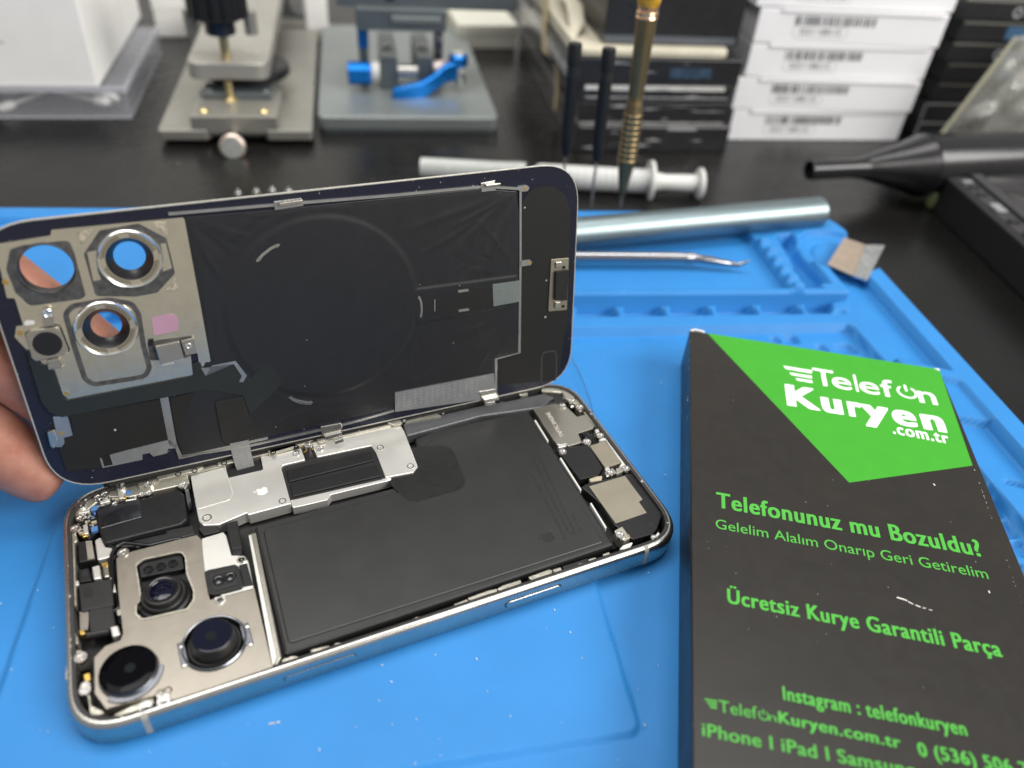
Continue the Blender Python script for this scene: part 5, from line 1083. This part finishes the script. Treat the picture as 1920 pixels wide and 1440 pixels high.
for k in range(14): lathe_bm(bm, [(.646, 0), (.646, .05)], axis_m(s0+sd_*(1.2+k*.38), sd_), 30, False)
link('scale_marks', bm, M('faint_scale', (.45, .46, .44), .5), sy)
n0, n1 = P(787, 312, .5), P(985, 324, .6)
nc_ = thing('needle_cap', 'clear plastic needle cover tube lying behind the back glass beside the syringe', 'needle cover', tuple(n0-Vector((0, 0, .9))))
lathe('cap_tube', [(.3, 0), (.48, .05), (.5, (n1-n0).length*.7), (.55, (n1-n0).length)], axis_m(n0, n1-n0), M('cap_plastic', (.62, .64, .60), .2, var=.1, alpha=.7), nc_, n=28)
# ------------------------------------------------------------------ screwdrivers standing in the far mat row
M_bronze = M('bronze_metal', (.25, .185, .095), .38, .9, var=.08)
M_bitsteel = M('bit_steel', (.20, .19, .175), .4, .4)
M_dark = M('dark_grip', (.010, .011, .0125), .5, spec=.3)
D0 = P(1163, 388, .55)
def drv(base, top, name, label, prof, mats, grp=None):
    o = thing(name, label, 'screwdriver', tuple(base), group=grp); d = (top-base).normalized(); ax = axis_m(base, d)
    for nm, pr, m in prof: lathe(nm, [(r_*.88, h_) for r_, h_ in pr], ax, m, o, n=28)
    return o
tdir = Vector((-.012, .035, 1))
drv(D0, D0+tdir*10, 'precision_screwdriver', 'bronze precision screwdriver with ribbed grip and amber top standing upright', [
    ('bit', [(.0, 0), (.07, .02), (.09, .6), (.13, .8), (.13, 1.3)], M_bitsteel),
    ('bit_holder', [(.16, .6), (.34, 1.5), (.36, 1.9)], M_bronze),
    ('ribbed_grip', [(.36, 1.6), (.46, 2.3)]+[q for k in range(9) for q in ((.50, 2.4+k*.27), (.52, 2.5+k*.27), (.47, 2.56+k*.27), (.47, 2.62+k*.27))]+[(.42, 4.95)], M_bronze),
    ('shaft', [(.42, 4.9), (.44, 5.1), (.38, 5.2), (.40, 5.6), (.455, 7.2), (.50, 8.6), (.50, 8.8)], M_bronze),
    ('collar', [(.50, 8.8), (.55, 8.85), (.50, 8.95), (.55, 9.05), (.50, 9.15), (.52, 9.3)], M('copper', (.75, .48, .30), .25, 1.)),
    ('amber_cap', [(.5, 9.3), (.58, 9.5), (.62, 10.2), (.6, 11.5), (.4, 11.9)], M('amber', (.55, .30, .02), .15, var=.5, vs_=3))], None)
for (u, v, lab, ln) in ((1108, 390, 'dark slim screwdriver upright next to the bronze one', 1.), (1052, 380, 'dark slim screwdriver upright right behind the corner of the back glass', 1.04)):
    B0 = P(u, v, .5)
    drv(B0, B0+tdir*8, 'slim_screwdriver', lab, [
        ('bit', [(.0, 0), (.05, .02), (.07, .5), (.07, 2.6)], M_bitsteel),
        ('grip', [(.12, 2.4), (.26, 2.7), (.33, 3.4), (.34, 6.0), (.31, 6.3)], M_dark),
        ('grip_rings', [(.31, 6.0), (.335, 6.05), (.31, 6.15), (.335, 6.25), (.31, 6.35), (.335, 6.45), (.30, 6.6)], M_blk2),
        ('cap', [(.30, 6.6), (.36, 6.65), (.36, 7.5), (.33, 7.6), (.0, 7.62)], M_dark)], None, 'slim dark screwdrivers')
# small screws on the desk behind the back glass
for i, (u, v) in enumerate(((446, 358), (480, 355), (510, 353), (541, 355))):
    c = P(u, v, -.25)
    o = thing('loose_screw', 'tiny loose steel screw in a row just behind the top edge of the back glass', 'screw', (c.x, c.y, DZ), group='tiny loose screws behind the back glass')
    lathe('screw_head', [(.16, 0), (.18, .05), (.13, .11), (0, .12)], T(c.x, c.y, DZ), M_screw, o, n=16)
    lathe('screw_shank', [(.06, 0), (.06, .10), (.03, .14)], T(c.x, c.y, DZ+.11), M_screw, o, n=12)
# ------------------------------------------------------------------ heat nozzle and device at the right
M_noz = M('satin_black', (.011, .0105, .0115), .24, var=.1, spec=.5)
n0, n1 = P(1517, 319, 1.6), P(1960, 300, 1.6); nd = (n1-n0).normalized(); NL = (n1-n0).length
hz_ = thing('heat_gun_nozzle', 'black hot air handpiece with a thin round nozzle pointing left over the desk', 'hot air handpiece', tuple((n0+n1)/2-Vector((0, 0, 1.9))))
lathe('nozzle_tip', [(.36, .25), (.40, 0), (.50, 0), (.52, .1), (.50, 2.6), (.62, 3.4)], axis_m(n0, nd), M_noz, hz_, n=40, cap=False)
lathe('nozzle_bore', [(.37, .3), (0, .31)], axis_m(n0, nd), M_print, hz_, n=30, cap=False)
lathe('nozzle_cone', [(.62, 3.4), (.85, 4.2), (1.2, 5.5), (1.62, 6.7), (1.68, 6.9)], axis_m(n0, nd), M_noz, hz_, n=48, cap=False)
lathe('body_ring', [(1.66, 6.9), (1.74, 6.95), (1.74, 7.15), (1.68, 7.2)], axis_m(n0, nd), M_noz, hz_, n=48, cap=False)
lathe('body', [(1.68, 7.2), (1.68, 8.4), (1.66, NL-.8), (1.6, NL), (1.6, NL+4)], axis_m(n0, nd), M_noz, hz_, n=48)
dvb = Vector((43.75, 16.4)); dve = Vector((38.7, 2.5)); ddir = (dve-dvb).normalized(); dang = math.atan2(ddir.y, ddir.x)
dev = thing('control_unit', 'low black electronic unit with a key row and dark cracked screen under the nozzle', 'electronic unit', (dvb.x, dvb.y, DZ), dang)
box('housing', (0, 0, .0), (18, 14, 2.0), M('black_housing', (.012, .0115, .012), .5, var=.1), dev, bevel=.10)
box('key_strip', (1.2, .35, 2.0), (17, 1.25, 2.03), M('dark_grey_strip', (.035, .033, .036), .45), dev)
box('screen', (1.0, 2.2, 2.0), (16.5, 8.5, 2.08), M('dark_screen', (.035, .032, .033), .15, var=.5, vs_=.5, coat=.3), dev, bevel=.03)
box('screen_frame', (.6, 1.45, 2.0), (17, 2.1, 2.14), M('grey_frame', (.04, .039, .042), .4), dev, bevel=.04)
for i, (x, w) in enumerate(((.5, .25), (1.2, .25), (2.0, .25), (3.2, .9), (4.9, .35), (6.2, 1.1), (8.4, .35), (10, .6), (11.6, .35))):
    box('key', (x+1., .5, 2.03), (x+1.+w, 1.05, 2.14), M_blk2 if i % 3 else M('pale_key', (.25, .25, .26), .4), dev, bevel=.04)
for a in ([(3, 2.4), (5.5, 4.6), (9, 5.2), (12, 7.8)], [(5.5, 4.6), (6, 8.3)], [(9, 5.2), (10.5, 2.5)]):
    prism('screen_crack', stroke(a, .035), 2.08, 2.083, M('crack', (.25, .25, .24), .3), dev, world=False)
bulb_c = P(1752, 371, .2)
bl = thing('green_bulb', 'small clear yellowish green bulb on the desk under the nozzle body', 'bulb', (bulb_c.x, bulb_c.y, DZ))
lathe('bulb_glass', [(.0, 0), (.25, .04), (.40, .3), (.42, .6), (.34, .95), (.15, 1.12), (0, 1.15)], T(bulb_c.x, bulb_c.y, DZ), M('green_glass', (.30, .34, .12), .05, var=.3, coat=1., alpha=.75), bl, n=28)
lathe('bulb_core', [(0, .2), (.12, .25), (.12, .8), (0, .85)], T(bulb_c.x, bulb_c.y, DZ), M('yellow_core', (.6, .55, .08), .4), bl, n=14)
# hair on the mat
pts = [P(u, v, .03) for u, v in ((1072, 672), (1084, 694), (1096, 722), (1105, 748), (1114, 780), (1120, 800))]
tag(tube('hair_strand', pts, .012, M('hair', (.06, .05, .045), .4), None, n=5), 'single dark hair lying on the mat by the back right phone corner', 'hair')
# pale things at the back of the desk
for (u0, u1, v, h, dep, lab) in ((296, 352, 70, 3.0, 6, 'small off white carton behind the clamp fixture at the far left'), (578, 618, 76, 5.5, 8, 'tall white plastic carton standing between the two fixtures'), (858, 968, 92, 1.7, 5, 'low cream carton behind the lever fixture by the black packages')):
    a, b = P(u0, v, DZ), P(u1, v, DZ); w = (b-a).length
    o = thing('pale_carton', lab, 'carton', (a.x, a.y, DZ), math.atan2(b.y-a.y, b.x-a.x)); box('carton_body', (0, 0, 0), (w, dep, h), M_paper if u0 != 858 else M('cream_box', (.72, .70, .60), .6), o, bevel=.08)
    box('carton_lid', (-.03, -.03, h*.62), (w+.03, dep, h+.05), M_paper if u0 != 858 else MATS['cream_box'], o, bevel=.06)
f3 = P(530, 60, DZ)
f3o = thing('grey_bracket', 'grey metal bracket with a round opening behind the clamp fixture', 'bracket', (f3.x, f3.y, DZ), math.radians(-14))
bm = bmesh.new(); prism_bm(bm, rnd([(-.6, 0), (3.0, 0), (3.0, 4.5), (-.6, 4.5)], .4), 0, 1.0, lambda a, b, h: Vector((a, 2+h, b)), (circ((1.3, 1.6), .8, 20),)); link('bracket_plate', bm, M_fixd, f3o, world=False, bevel=.06)
box('bracket_foot', (-1, 0, 0), (3.4, 3.0, .5), M_fix, f3o, bevel=.06)
# white wall far behind
bm = bmesh.new(); box_bm(bm, -90, 88.2, -3.4, 140, 90, 60); wl = link('wall', bm, M('white_wall', (.72, .71, .68), .8)); wl['kind'] = 'structure'
